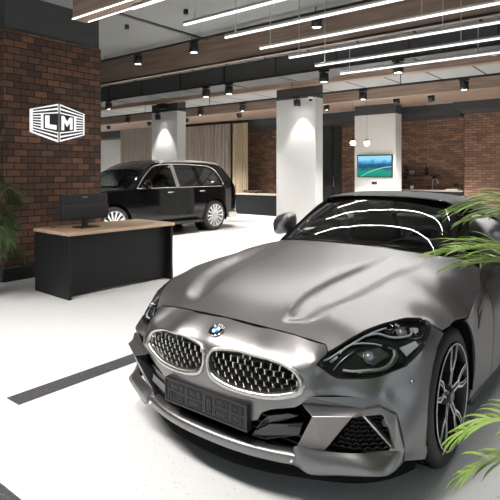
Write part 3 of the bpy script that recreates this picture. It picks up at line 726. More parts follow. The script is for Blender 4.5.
    # wiper
# soft top
secs = [(1.20, .515, 1.176, 1.243), (1.32, .555, 1.172, 1.262), (1.5, .60, 1.150, 1.274), (1.75, .645, 1.10, 1.262), (2.0, .68, 1.03, 1.215), (2.2, .69, .98, 1.13), (2.36, .66, .965, 1.02)]
rows = []
for y, w, zs, zc in secs:
    r = []
    for t in np.linspace(-1, 1, 25):
        x = w*math.sin(t*PI/2)*(1 if True else 1); z = zs+(zc-zs)*(max(0, math.cos(t*PI/2)))**.62; r.append((x, y+(.06*(1-t*t)*-1+.0 if y < 1.25 else 0)+(.062*t*t if y < 1.25 else 0), z))
    rows.append(r)
MB().grid(rows).build('soft_top', 'fabric', CAR)
MB().grid([[(x, y-.004, z+.004) for x, y, z in rows[0]], [(x, y+.03, z+.006) for x, y, z in rows[0]]]).build('header_rail', 'black_gloss', CAR)
for s in (1, -1):
    P = [(.655, .89, .905), (.60, 1.02, 1.01), (.54, 1.25, 1.165), (.575, 1.4, 1.158), (.618, 1.6, 1.122), (.655, 1.8, 1.08), (.70, 2.02, .975), (.755, 2.0, .945), (.755, 1.5, .925), (.745, 1.05, .90)]
    P = [(s*x, y, z) for x, y, z in P]; cc = tuple(np.mean(P, 0))
    MB().add(P+[cc], [(i, (i+1) % len(P), len(P)) for i in range(len(P))]).build('side_window', 'glass_ws', CAR)
# interior
mb = MB(); rows = [[(x, y+.10*(abs(x)/.62)**2, z-.02*(abs(x)/.62)**2) for x in np.linspace(-.62, .62, 17)] for y, z in ((.60, .895), (.75, .925), (.90, .93), (1.0, .90), (1.02, .70))]
mb.grid(rows).build('dashboard', 'interior', CAR)
rows = [[(.37+x, y, z+.045*max(0, 1-(x/.19)**2)) for x in np.linspace(-.19, .19, 9)] for y, z in ((.84, .925), (.92, .935), (1.03, .925), (1.05, .88))]
MB().grid(rows).build('instrument_hood', 'grey_leather', CAR)
st = empty('steering_wheel', CAR, (.37, 1.16, .85)); st.rotation_euler = (math.radians(68), 0, 0)
MB().tube([(.185*math.cos(a), .185*math.sin(a), 0) for a in np.linspace(0, 2*PI, 33)[:-1]], .015, 8, closed=True).build('wheel_rim', 'interior', st)
mb = MB(); mb.box(-.18, .18, -.02, .02, -.012, .0); mb.cyl((0, 0, -.03), .06, .04); mb.build('wheel_boss', 'interior', st)
MB().box(-.08, .08, 0, .025, -.045, .045).build('rear_view_mirror', 'black_trim', CAR, bevel=.012, loc=(0, 1.12, 1.165))
for s in (1, -1):
    seat = empty('seat', CAR, (s*.36, 1.55, .30))
    MB().box(-.24, .24, -.25, .27, 0, .16).build('cushion', 'interior', seat, bevel=.05)
    mb = MB(); rows = [[(x*w, .24+.33*(z/.62)+.03*x*x*-1, .12+z) for x in np.linspace(-1, 1, 9)] for z, w in ((0, .24), (.3, .25), (.5, .22), (.58, .13), (.72, .12), (.76, .09))]
    mb.grid(rows); mb.build('backrest', 'interior', seat, solid=.1)
    MB().tube([(s*.36-.14, 1.98, .80), (s*.36-.14, 1.98, 1.02), (s*.36-.10, 1.98, 1.06), (s*.36+.10, 1.98, 1.06), (s*.36+.14, 1.98, 1.02), (s*.36+.14, 1.98, .80)], .02, 8).build('roll_hoop', 'black_trim', CAR)
MB().box(-.68, .68, 2.08, 2.10, .45, 1.0).build('rear_bulkhead', 'interior', CAR)
MB().box(-.70, .70, .98, 2.08, .29, .31).build('cabin_floor', 'interior', CAR)
for s in (1, -1):
    mb = MB(); rows = [[(s*.72, y, z) for y in np.linspace(.95, 2.05, 5)] for z in (.3, .6, .9)]; mb.grid(rows).build('door_card', 'interior', CAR)
# wipers
MB().tube([(.05, .575, .948), (.35, .62, .945), (.56, .74, .925)], .007, 6).build('wiper', 'black_trim', CAR)
MB().tube([(-.55, .70, .915), (-.2, .57, .948), (.0, .565, .95)], .007, 6).build('wiper', 'black_trim', CAR)
# mirrors
for s, c in ((1, (.80, 1.02, 1.045)), (-1, (-.845, 1.08, .985))):
    mr = empty('door_mirror', CAR, c)
    prof = []
    for t, (k, dz) in zip(np.linspace(0, 1, 7), ((.15, .0), (.62, .0), (.86, .0), (.97, .0), (1., .0), (1.0, 0), (.96, 0))):
        y = -.09+.15*t; ring = []
        for a in np.linspace(0, 2*PI, 25)[:-1]:
            ca, sa = math.cos(a), math.sin(a); sq = lambda v: math.copysign(abs(v)**.72, v)
            ring.append((k*.112*sq(ca)+.0*s, y+.02*s*ca*s*-1, k*.088*sq(sa)-k*.034*sq(ca)*s))
        prof.append(ring)
    mb = MB(); m = len(prof[0]); v = [p for r in prof for p in r]; fs = []
    for i in range(6):
        for j in range(m): fs.append((i*m+j, i*m+(j+1) % m, (i+1)*m+(j+1) % m, (i+1)*m+j))
    fs.append(tuple(range(m))[::-1]); mb.add(v, fs, 0, True); mb.build('mirror_housing', 'paint', mr)
    MB().add([(x*.94, y-.004, z*.92) for x, y, z in prof[-1]], [tuple(range(m))]).build('mirror_glass', 'chrome', mr)
    MB().tube([(-s*.05, .0, -.06), (-s*.09, .01, -.10), (-s*.10, .03, -.145)], [.03, .022, .028], 8).build('mirror_arm', 'black_trim', mr)
# ================================================================== room shell (X along the ceiling beams, Y into the room)
XL, XR, YF, YB, ZC = -24.0, 5.0, -6.0, 16.2, 3.8
def sbox(name, *b, mat='grey_paint', bevel=0, label=None):
    return struct(MB().box(*b).build(name, mat, bevel=bevel), label)
sbox('floor', XL, XR, YF, YB+.2, -.1, 0, mat='floor')
sbox('trim_1', -3.205, -3.045, 1.55, 9.0, -.002, .0015, mat='dark_floor', label='long dark terrazzo strip let into the white floor')
sbox('trim_2', -3.205, -1.0, .96, 1.11, -.002, .0015, mat='dark_floor', label='dark terrazzo strip across the front corner of the floor')
sbox('ceiling', XL, XR, YF, 7.2, ZC, ZC+.1, mat='ceil')
sbox('ceiling', XL, XR, 7.2, YB+.2, 3.45, 3.55, mat='ceil2')
sbox('wall_left', XL-.2, XL, YF, YB, 0, ZC, mat='white_wall')
sbox('wall_right', XR, XR+.2, 4.6, YB, 0, ZC, mat='white_wall')
sbox('wall_right', XR, XR+.2, YF, 4.6, 3.2, ZC, mat='white_wall')
sbox('wall_right', XR, XR+.2, YF, 4.6, 0, .15, mat='white_wall')
for i in range(3):
    y0 = -5.6+i*3.4
    w = MB(); w.box(XR+.06, XR+.14, y0, y0+.08, .15, 3.2); w.box(XR+.06, XR+.14, y0+3.32, y0+3.4, .15, 3.2); w.box(XR+.06, XR+.14, y0+.08, y0+3.32, .15, .23); w.box(XR+.06, XR+.14, y0+.08, y0+3.32, 3.12, 3.2)
    f = struct(w.build('window_%d' % (i+6), 'black_metal'))
    MB().box(XR+.095, XR+.105, y0+.08, y0+3.32, .23, 3.12).build('pane', glassy('side_glass', (.95, .97, .96), 0, 1, 1.45), f)
sbox('wall_right', XR, XR+.2, YF, -5.6, .15, 3.2, mat='white_wall')
# back wall: plaster far left, red brick elsewhere
sbox('wall_back', XL, -19.8, YB, YB+.2, 0, 3.45, mat='white_wall')
sbox('wall_back', -19.8, -9.52, YB, YB+.2, 0, 3.45, mat='brick_far')
sbox('wall_back', -8.70, XR, YB, YB+.2, 0, 3.45, mat='brick_far')
sbox('wall_back', -9.52, -8.70, YB, YB+.2, 3.12, 3.45, mat='brick_far')
sbox('wall_back', -4.36, XR, 15.6, YB, 0, 3.45, mat='brick_far')
# glazed front behind the camera
sbox('wall_front', XL, XR, YF-.2, YF, 3.2, ZC, mat='white_wall')
sbox('wall_front', XL, XR, YF-.2, YF, 0, .15, mat='white_wall')
sbox('wall_front', XL, -11, YF-.2, YF, .15, 3.2, mat='white_wall')
for i in range(5):
    x0 = -11+i*3.2
    w = MB(); w.box(x0, x0+.08, YF-.12, YF-.04, .15, 3.2); w.box(x0+3.12, x0+3.2, YF-.12, YF-.04, .15, 3.2); w.box(x0, x0+3.2, YF-.12, YF-.04, .15, .23); w.box(x0, x0+3.2, YF-.12, YF-.04, 3.12, 3.2)
    f = struct(w.build('window_%d' % (i+1), 'black_metal'))
    MB().box(x0+.08, x0+3.12, YF-.085, YF-.075, .23, 3.12).build('pane', glassy('shop_glass', (.95, .97, .96), 0, 1, 1.45), f)
# ---- brick clad column with lettered sign
sbox('pillar', -7.9, -6.6, 3.165, 4.64, 0, 3.30, mat='brick', label='dark brick clad column behind the reception desk')
sbox('pillar', -7.88, -6.62, 3.185, 4.62, 3.30, ZC, mat='grey_paint', label='grey painted head of the brick column')
sbox('baseboard_left', -7.92, -6.57, 3.14, 4.66, 0, .17, mat='black_trim', label='black plinth at the foot of the brick column')
# ---- white pillars with grey heads
for (x0, x1, y0, y1, zb, lab) in ((-11.30, -10.26, 9.67, 10.0, 3.12, 'white pillar behind the black car'), (-6.90, -5.84, 9.67, 9.98, 3.09, 'spot lit white pillar behind the roadster bonnet'), (-6.98, -5.71, 13.8, 14.23, 3.10, 'far white pillar carrying the screen')):
    sbox('pillar', x0, x1, y0, y1, 0, zb, mat='white_wall', label=lab); sbox('pillar', x0, x1, y0, y1, zb, 3.45, mat='grey_paint', label='grey head of the '+lab)
# ---- timber beams
def beam(y0, y1, z0, z1, x0, x1, lab): return sbox('beam', x0, x1, y0, y1, z0, z1, mat='wood_x', label=lab)
beam(3.51, 3.70, 3.30, ZC, -5.57, XR, 'nearest walnut clad ceiling beam with two light lines')
beam(6.62, 6.72, 3.33, ZC, XL, XR, 'deep walnut clad beam in front of the duct')
beam(9.45, 9.66, 3.335, 3.45, XL, XR, 'walnut beam resting on the white pillars')
beam(11.4, 11.7, 3.19, 3.45, XL, XR, 'walnut beam behind the white pillars')
beam(12.6, 14.6, 3.38, 3.45, XL, XR, 'flat walnut ceiling boards near the back')
sbox('trim_3', -5.57, XR, 3.502, 3.514, 3.296, 3.308, mat='led_strip', label='inset light line along the near edge of the nearest beam')
sbox('trim_4', -5.50, XR, 3.68, 3.695, 3.295, 3.301, mat='led_strip', label='inset light line along the far edge of the nearest beam')
sbox('trim_5', XL, XR, 6.600, 6.620, 3.325, 3.36, mat='black_metal', label='dark strip painting the shadow line under the deep walnut beam')  # black strip stands in for the thin shadow line below the beam
sbox('trim_6', -6.28, -6.2, 4.66, 6.6, ZC-.015, ZC, mat='black_metal', label='dark ceiling groove beside the brick column')
# ---- ducts
tag(MB().box(XL+.05, XR-.05, 7.25, 7.95, 3.12, 3.44).build('air_duct', 'duct', bevel=.01), 'long dark grey rectangular air duct behind the walnut beam', 'duct')
for k in range(19): MB().box(-19.6+k*1.2, -19.6+k*1.2+.02, 7.235, 7.96, 3.11, 3.445).build('duct_flange', 'black_metal', bpy.data.objects['air_duct'])
sbox('beam', XL, -4.37, 15.3, YB, 3.10, 3.45, mat='grey_paint', label='grey bulkhead along the back wall')
sbox('beam', -4.37, XR, 14.6, 15.6, 3.13, 3.45, mat='grey_paint', label='grey bulkhead over the right brick wall')
# ---- glazed black door in back wall
dr = struct(MB().box(-9.52, -9.44, YB-.02, YB+.1, 0, 3.12).box(-8.78, -8.70, YB-.02, YB+.1, 0, 3.12).box(-9.52, -8.70, YB-.02, YB+.1, 3.04, 3.12).box(-9.15, -9.07, YB-.02, YB+.1, 0, 3.04).box(-9.52, -8.70, YB-.02, YB+.1, 1.96, 2.04).build('door_1', 'black_metal'))
MB().box(-9.44, -8.78, YB+.03, YB+.04, .0, 3.04).build('pane', pbr('smoked_glass', (.05, .055, .05), .05), dr)
MB().tube([(-9.0, YB-.06, .9), (-9.0, YB-.06, 1.3)], .015).build('door_handle', 'steel', dr)
# ---- curtains (pleated)
def curtain(x0, x1, y, z1, mat, lab, amp=.06, pitch=.24, ang=0):
    n = int((x1-x0)/pitch*10); mb = MB(); rows = []
    for z in (0.03, 1.2, z1):
        rows.append([(x0+(x1-x0)*i/n+.03*math.sin(i*2.1), y-amp*abs(math.sin(PI*i/10))**.6+.015*math.sin(i*.7), z) for i in range(n+1)])
    mb.grid(rows); o = mb.build('curtain', mat); tag(o, lab, 'curtain'); return o
curtain(-19.9, -17.2, 15.1, 3.44, 'curtain', 'taupe pleated curtain left of the pillar behind the black car')
curtain(-16.2, -12.85, 15.1, 3.32, 'curtain', 'wide taupe pleated curtain right of the pillar behind the black car', .16, .19)
curtain(-12.80, -12.05, 15.0, 3.30, 'curtain2', 'narrow warm beige curtain beside the back brick wall', .05, .25)
# ---- back counter
t = thing('reception_counter', 'low black counter with pale top by the back brick wall', 'counter', (-10.2, 13.35, 0))
MB().box(-1.05, 1.7, 0, .6, 0, .66).build('body', 'desk_black', t); MB().box(-1.08, 1.72, -.03, .62, .66, .70).build('top', 'counter_top', t)
rr = random.Random(5); m = MB()
for k in range(9): m.sphere((-11.05+k*.085+rr.uniform(-.02, .02), 13.6+rr.uniform(-.05, .05), .755+rr.uniform(0, .02)), rr.uniform(.045, .075), 10, sx=1.3, sz=.7)
tag(m.build('bag', 'black_trim'), 'crumpled black bag lying on the low back counter', 'bag')
# kitchen counter by the right back wall
t = thing('kitchen_counter', 'kitchen counter under the dark shelf mostly hidden by the roadster', 'counter', (-5.5, 15.6, 0))
MB().box(-1.2, 1.1, 0, .55, 0, .84).build('body', 'desk_black', t); MB().box(-1.22, 1.12, -.03, .57, .84, .88).build('top', 'counter_top', t)
t = thing('tap', 'curved steel tap on the kitchen counter under the shelf', 'tap', (-5.35, 15.8, .88))
MB().cyl((0, 0, 0), .025, .05, n=12).build('base', 'steel', t); MB().tube([(0, 0, .04), (0, 0, .26), (.03, 0, .32), (.09, 0, .34), (.15, 0, .30), (.17, 0, .2)], .018, 8).build('spout', 'steel', t)
tag(MB().lathe([(0, 0), (.05, 0), (.06, .1), (.06, .12), (0, .12)], 14, (-5.98, 15.75, .88)).build('cup', 'white_plastic'), 'small white cup on the kitchen counter left of the tap', 'cup')
tag(MB().box(-4.9, -4.55, 15.62, 15.9, .88, .92).build('tray', 'white_plastic', bevel=.01), 'flat white tray on the kitchen counter right of the tap', 'tray')
t = thing('wall_shelf', 'long dark shelf on the back brick wall right of the far pillar', 'shelf', (-5.75, 16.0, 1.30))
MB().box(-.75, .5, -.1, .2, 0, .04).build('board', 'oak', t); MB().box(-.6, -.57, -.08, .19, -.12, 0).build('bracket', 'black_metal', t); MB().box(.35, .38, -.08, .19, -.12, 0).build('bracket', 'black_metal', t)
def bottle(x, h, r, mat, lab, nm='bottle', cat='bottle'):
    tag(MB().lathe([(0, 0), (r, 0), (r, h*.6), (r*.35, h*.75), (r*.35, h), (0, h)], 14, (x, 16.02, 1.34)).build(nm, mat), lab, cat)
bottle(-6.27, .27, .05, 'bottle', 'dark tall bottle at the left end of the wall shelf'); bottle(-5.62, .30, .05, 'bottle', 'dark bottle standing alone right of middle on the shelf')
tag(MB().lathe([(0, 0), (.06, 0), (.075, .08), (.07, .14), (0, .14)], 16, (-6.08, 16.02, 1.34)).build('jar', pbr('pale_jar', (.35, .33, .3), .3)), 'pale round jar beside the tall bottle on the shelf', 'jar')
tag(MB().box(-4.83, -4.68, 16.17, 16.2, .98, 1.08).build('socket_plate', 'black_trim', bevel=.005), 'black double socket on the brick wall right of the shelf', 'socket')
# ---- screen on far pillar
t = thing('television', 'wall screen showing a blue green lake scene on the far pillar', 'television', (-6.325, 13.798, 1.6))
def tv_mat():
    m, nt, b = new_mat('screen_image'); N = nt.nodes; L = nt.links
    tc = N.new('ShaderNodeTexCoord'); sp = N.new('ShaderNodeSeparateXYZ'); L.new(tc.outputs['Generated'], sp.inputs[0])
    nz = N.new('ShaderNodeTexNoise'); nz.inputs['Scale'].default_value = 4; nz.inputs['Detail'].default_value = 5; L.new(tc.outputs['Generated'], nz.inputs['Vector'])
    ma = N.new('ShaderNodeMath'); ma.operation = 'MULTIPLY_ADD'; L.new(nz.outputs['Fac'], ma.inputs[0]); ma.inputs[1].default_value = .38; L.new(sp.outputs['Z'], ma.inputs[2])
    rp = N.new('ShaderNodeValToRGB'); e = rp.color_ramp.elements; e[0].position = .1; e[0].color = (.0, .20, .13, 1); e[1].position = 1.0; e[1].color = (.30, .66, .85, 1)
    for p, c in ((.42, (.0, .30, .22)), (.56, (.01, .12, .16)), (.66, (.01, .06, .12)), (.80, (.01, .12, .30)), (.9, (.04, .32, .62))):
        x = e.new(p); x.color = (*c, 1)
    L.new(ma.outputs[0], rp.inputs[0])
    # pale shoreline curve
    dx = N.new('ShaderNodeMath'); dx.operation = 'MULTIPLY'; L.new(sp.outputs['X'], dx.inputs[0]); L.new(sp.outputs['X'], dx.inputs[1])
    s1 = N.new('ShaderNodeMath'); s1.operation = 'MULTIPLY_ADD'; L.new(sp.outputs['X'], s1.inputs[0]); s1.inputs[1].default_value = 1.0; s1.inputs[2].default_value = -.08
    s2 = N.new('ShaderNodeMath'); s2.operation = 'MULTIPLY_ADD'; L.new(dx.outputs[0], s2.inputs[0]); s2.inputs[1].default_value = -.45; L.new(s1.outputs[0], s2.inputs[2])
    df = N.new('ShaderNodeMath'); df.operation = 'SUBTRACT'; L.new(sp.outputs['Z'], df.inputs[0]); L.new(s2.outputs[0], df.inputs[1])
    ab = N.new('ShaderNodeMath'); ab.operation = 'ABSOLUTE'; L.new(df.outputs[0], ab.inputs[0])
    lt = N.new('ShaderNodeMath'); lt.operation = 'LESS_THAN'; L.new(ab.outputs[0], lt.inputs[0]); lt.inputs[1].default_value = .025
    mx = N.new('ShaderNodeMix'); mx.data_type = 'RGBA'; L.new(lt.outputs[0], mx.inputs[0]); L.new(rp.outputs[0], mx.inputs[6]); mx.inputs[7].default_value = (.25, .60, .55, 1)
    L.new(mx.outputs[2], b.inputs['Emission Color']); b.inputs['Emission Strength'].default_value = .5; b.inputs['Base Color'].default_value = (.01, .01, .01, 1); b.inputs['Roughness'].default_value = .2
    return m
M['tv'] = tv_mat()
MB().box(-.545, .545, -.055, 0, -.33, .33).build('screen_frame', 'black_trim', t, bevel=.006); MB().box(-.515, .515, -.058, -.05, -.30, .30).build('display', 'tv', t)
tag(MB().box(-6.43, -6.27, 13.785, 13.8, 1.07, 1.15).build('socket_plate', 'black_trim', bevel=.004), 'small black socket on the far pillar under the screen', 'socket')
# globe pendants
for x, lab, zc in ((-6.53, 'left glowing globe pendant in front of the far pillar', 2.235), (-6.11, 'right glowing globe pendant in front of the far pillar', 2.215)):
    t = thing('globe_pendant', lab, 'pendant lamp', (x, 12.8, zc), group='globe pendants')
    MB().sphere((0, 0, 0), .075, 20).build('globe', 'globe', t); MB().cyl((0, 0, .05), .055, .05, n=16).build('cap', 'black_metal', t); MB().tube([(0, 0, .09), (0, 0, 3.38-zc)], .004, 5).build('cord', 'black_metal', t)
    MB().cyl((0, 0, 3.36-zc), .05, .02, n=16).build('canopy', 'black_metal', t)
# ---- hanging LED bars
HZ = 2.9
def led_bar(y, lab, x0=-3.68, x1=-.2, wires=(.16, 1.95)):
    t = thing('linear_pendant', lab, 'ceiling light', (x0, y, HZ), group='parallel hanging light bars')
    L = x1-x0
    MB().box(0, L, -.011, .011, .010, .035).build('housing', 'steel', t, bevel=.004)
    MB().box(.01, L-.01, -.0125, .0125, -.010, .010).build('diffuser', 'led', t, bevel=.004)
    l = bpy.data.lights.new('bar_light', 'AREA'); l.shape = 'RECTANGLE'; l.size = L-.02; l.size_y = .024; l.energy = 2.2*L; l.color = (1, .97, .94)
    o = bpy.data.objects.new('bar_light', l); COL.objects.link(o); o.parent = t; o.location = (L/2, 0, -.012)
    for w in wires+((L-.16,) if L > 2.4 else ()):
        MB().tube([(w, 0, .035), (w, 0, .075), (w+.004, 0, ZC-HZ if y < 6.6 else 3.33-HZ if y < 7 else 3.4-HZ)], .0055, 5).build('wire', 'wire', t)
        MB().cyl((w, 0, .034), .010, .03, n=10).build('wire_grip', 'steel', t)
names = ['farthest and lowest looking white light bar of the hanging array', 'second farthest white light bar of the hanging array', 'third farthest white light bar, below the dark duct line', 'fourth farthest white light bar, crossing the walnut beam', 'fifth farthest white light bar, starting left of the desk lamp row', 'sixth farthest white light bar, high near the picture top', 'nearest white light bar, cut by the picture top edge']
names[4] = 'fifth farthest white light bar of the hanging array, over the pillar'
for i, s in enumerate((4.62, 4.13, 3.69, 3.27, 2.84, 2.42, 1.98)): led_bar(s*1.47, names[i])
# ---- light tracks
def track(name, y, z, x0, x1, lab, hang=None):
    t = thing(name, lab, 'light track', ((x0+x1)/2, y, z)); L = (x1-x0)/2
    MB().box(-L, L, -.02, .02, 0, .035).build('rail', 'black_metal', t)
    if hang:
        for k in range(int(L*2/2.5)+1): MB().tube([(-L+.2+k*2.5, 0, .03), (-L+.2+k*2.5, 0, hang-z)], .008, 6).build('hanger', 'black_metal', t)
track('light_track', 6.29, 3.70, -14, 2, 'black spotlight rail along the top of the deep walnut beam', 3.8)
track('light_track', 7.2, 3.085, -16, 2, 'black spotlight rail along the lower edge of the duct', 3.13)
track('light_track', 9.42, 3.085, -19, 2, 'black spotlight rail in front of the white pillars', 3.45)
track('light_track', 12.0, 3.30, -20, 2, 'black spotlight rail beneath the flat walnut boards', 3.45)
def spot(x, y, z, lab, tilt=0, yaw=0, power=60, size=70, blend=.6, soft=.05, r=.078, h=.15):
    t = thing('track_spotlight', lab, 'spotlight', (x, y, z), group='black track spotlights')
    MB().box(-.09, .09, -.018, .018, -.03, .0).build('adapter', 'black_metal', t); MB().cyl((0, 0, -.05), .016, .03, n=8).build('stem', 'black_metal', t)
    hd = empty('head', t, (0, 0, -.05)); hd.rotation_euler = (tilt, 0, yaw)
    m = MB(); m.lathe([(0, .0), (r, .0), (r, -h), (r*.86, -h), (r*.8, -h+.02)], 20, (0, 0, 0)); m.build('housing', 'black_metal', hd)
    m = MB(); m.lathe([(r*.82, -h+.012), (0, -h+.012)], 20); m.build('lens', 'lens_on', hd)
    if power:
        l = bpy.data.lights.new('spot_beam', 'SPOT'); l.energy = power; l.spot_size = math.radians(size); l.spot_blend = blend; l.color = (1, .955, .91); l.shadow_soft_size = soft
        o = bpy.data.objects.new('spot_beam', l); COL.objects.link(o); o.parent = hd; o.location = (0, 0, -h-.01)
    return t
P = 1.0
spot(-7.76, 6.29, 3.70, 'leftmost black spotlight on the rail above the walnut beam', 0, 0, 160*P, 90)
spot(-6.25, 6.29, 3.70, 'second black spotlight on the rail above the walnut beam', 0, 0, 160*P, 90)
spot(-3.78, 6.29, 3.70, 'black spotlight among the light bars on the rail above the walnut beam', 0, 0, 160*P, 90)
for x, lab in ((-9.93, 'black spotlight under the duct beside the brick column'), (-6.82, 'left one of two neighbouring black spotlights under the duct'), (-6.23, 'right one of two neighbouring black spotlights under the duct'), (-4.19, 'black spotlight under the duct at the lowest light bar end'), (-2.94, 'black spotlight under the duct near the right picture side')):
    spot(x, 7.2, 3.085, lab, 0, 0, 170*P, 95)
for x, lab, p, tl in ((-12.08, 'black spotlight on the pillar rail left of the first white pillar', 260, 0), (-10.77, 'black spotlight lighting the pillar behind the black car', 42, .13), (-9.12, 'black spotlight on the pillar rail right of the first pillar', 260, 0), (-7.72, 'black spotlight on the pillar rail just left of the second pillar', 170, 0), (-6.17, 'black spotlight lighting the white pillar behind the bonnet', 30, .13), (-4.58, 'black spotlight on the pillar rail right of the second pillar', 170, 0), (-2.63, 'black spotlight on the pillar rail at the far right', 170, 0)):
    spot(x, 9.42, 3.085, lab, tl, 0, p*P, 74 if tl else 95, .5 if tl else .6)
for x, lab, tl in ((-21.5, 'added hidden black spotlight brightening the far white wall', .5), (-16.6, 'distant black spotlight above the left curtain', .35), (-14.2, 'distant black spotlight above the middle of the wide curtain', .4), (-12.3, 'distant black spotlight above the wide curtain', .4), (-10.0, 'distant black spotlight above the bag on the counter', .45), (-6.9, 'distant black spotlight left of the far pillar', 0), (-4.95, 'distant black spotlight above the dark shelf', .4), (-4.1, 'distant black spotlight above the right brick corner', .4)):  # leftmost one is out of sight, added to brighten the far white wall
    spot(x, 12.0, 3.30, lab, tl, 0, (800 if x < -20 else 400)*P, 84)
track('light_track', .35, 3.70, -6.5, 3.2, 'added black spotlight rail over the open floor, outside the picture', 3.8)
for x in (-5.6, -4.2, -2.8, -1.4):  # unseen spots added above the view to brighten the front floor
    spot(x, .35, 3.70, 'added black spotlight outside the picture, brightening the open floor', 0, 0, 150*P, 115, soft=.3)
# ---- small ceiling things
for x, y, lab in ((-6.64, 5.16, 'small black ceiling sensor left of the dark groove'), (-5.34, 5.21, 'small black ceiling sensor right of the dark groove')):
    tag(MB().cyl((x, y, ZC-.07), .035, .07, n=14).build('ceiling_sensor', 'black_metal'), lab, 'sensor')
t = thing('ceiling_vent', 'square dark air vent in the ceiling panels behind the light bars', 'vent', (-2.6, 9.0, 3.45))
MB().box(-.22, .22, -.22, .22, -.02, 0).build('frame', 'duct', t)
m = MB()
for k in range(5): m.box(-.18, .18, -.18+k*.08, -.14+k*.08, -.028, -.018)
m.build('louvre', 'black_metal', t)
tag(MB().lathe([(0, 0), (.055, 0), (.06, -.02), (.045, -.045), (0, -.05)], 18, (-2.1, 9.3, 3.45)).build('smoke_detector', 'white_plastic'), 'white smoke detector on the ceiling at the right', 'smoke detector')
t = thing('security_camera', 'small white dome camera on the white pillar head', 'camera', (-5.95, 9.67, 3.10)); MB().cyl((0, -.03, -.05), .06, .05, n=18).build('mount', 'white_plastic', t); MB().sphere((0, -.03, -.06), .045, 16).build('dome', 'black_gloss', t)
t = thing('loudspeaker', 'black loudspeaker on the head of the pillar behind the car', 'speaker', (-10.75, 9.668, 3.27)); MB().box(-.16, .16, -.16, -.02, -.08, .08).build('cabinet', 'black_trim', t, bevel=.01); MB().box(-.03, .03, -.02, 0, -.03, .03).build('wall_mount', 'black_metal', t)
# ---- sign
t = thing('wall_sign', 'white hexagonal lettered box sign on the dark brick column', 'sign', (-6.6, 3.905, 2.12))
def sgn(side, s, tt, d):
    # side -1 left leaf, +1 right leaf; s 0 edge .. 1 spine; tt 0 bottom .. 1 top
    y = side*.41*(1-s); lo = -.15-.12*s; hi = .16+.11*s
    return (d, y, lo+(hi-lo)*tt)
hexa = [sgn(-1, 0, 0, 0), sgn(-1, 1, 0, 0), sgn(1, 0, 0, 0), sgn(1, 0, 1, 0), sgn(-1, 1, 1, 0), sgn(-1, 0, 1, 0)]
MB().prism([(.02, y, z) for _, y, z in hexa], (.045, 0, 0)).build('box', 'sign_white', t, bevel=.006)
MB().prism([(.0, y*.8, z*.8) for _, y, z in hexa], (.02, 0, 0)).build('mount', 'sign_black', t)
m = MB(); mw = MB()
for side in (-1, 1):
    def quad(mb, s0, s1, a, b, d): mb.add([sgn(side, s0, a, d), sgn(side, s1, a, d), sgn(side, s1, b, d), sgn(side, s0, b, d)], [(0, 1, 2, 3)])
    D = .0665
    for a in (.075, .185): quad(m, .06, .95, a-.030, a+.030, D); quad(m, .06, .95, 1-a-.030, 1-a+.030, D)
    for a in (.295, .398, .50, .602, .705): quad(m, .06, .34, a-.030, a+.030, D)
    quad(m, .43, .97, .25, .75, D)
    quad(m, .975, 1.0, .0, 1., D-.0004)
    def poly(pts): 
        P = [sgn(side, .43+.54*(u if side < 0 else 1-u), .25+.5*v, D+.002) for u, v in pts]; mw.add(P, [tuple(range(len(P)))])
    if side < 0: poly([(.10, .10), (.88, .10), (.88, .36), (.40, .36), (.40, .90), (.10, .90)])
    else: 
        poly([(.10, .10), (.30, .10), (.30, .90), (.10, .90)]); poly([(.70, .10), (.90, .10), (.90, .90), (.70, .90)]); poly([(.30, .55), (.50, .28), (.50, .62), (.30, .90)]); poly([(.50, .28), (.70, .55), (.70, .90), (.50, .62)])
m.build('sign_pattern', 'sign_black', t, fix=False); mw.build('sign_letters', 'sign_white', t, fix=False)
# ---- reception desk
t = thing('reception_desk', 'black reception desk with oak top in front of the brick column', 'desk', (-5.44, 3.90, 0), -.03)
MB().box(-.40, .40, -.75, .80, .715, .755).build('desktop', 'wood_desk', t, bevel=.003)
MB().box(-.385, .385, -.735, -.70, 0, .715).build('side_panel', 'desk_black', t, bevel=.002); MB().box(-.385, .385, .745, .78, 0, .715).build('side_panel', 'desk_black', t, bevel=.002)
MB().box(.255, .28, -.70, .745, .03, .715).build('front_panel', 'desk_black', t)
MB().lathe([(0, .003), (.03, .003), (.032, 0)], 18, (-.22, -.60, .755)).build('cable_grommet', 'black_trim', t)
# monitor, seen from behind
t = thing('monitor', 'black computer monitor standing on the oak desktop, turned away', 'monitor', (-5.42, 3.60, .756))
MB().box(-.10, .10, -.13, .13, 0, .012).build('base', 'black_metal', t, bevel=.004); MB().box(-.045, -.015, -.035, .035, .012, .22).build('stand', 'black_metal', t, bevel=.004)
MB().box(-.055, -.02, -.325, .325, .095, .41).build('casing', 'black_trim', t, bevel=.008); MB().box(-.02, .002, -.325, .325, .095, .285).build('rear_cover', 'black_trim', t, bevel=.01)
MB().box(-.060, -.055, -.315, .315, .11, .40).build('display', 'black_gloss', t); MB().box(-.02, -.0185, -.035, .035, .362, .372).build('badge', 'dark_silver', t)
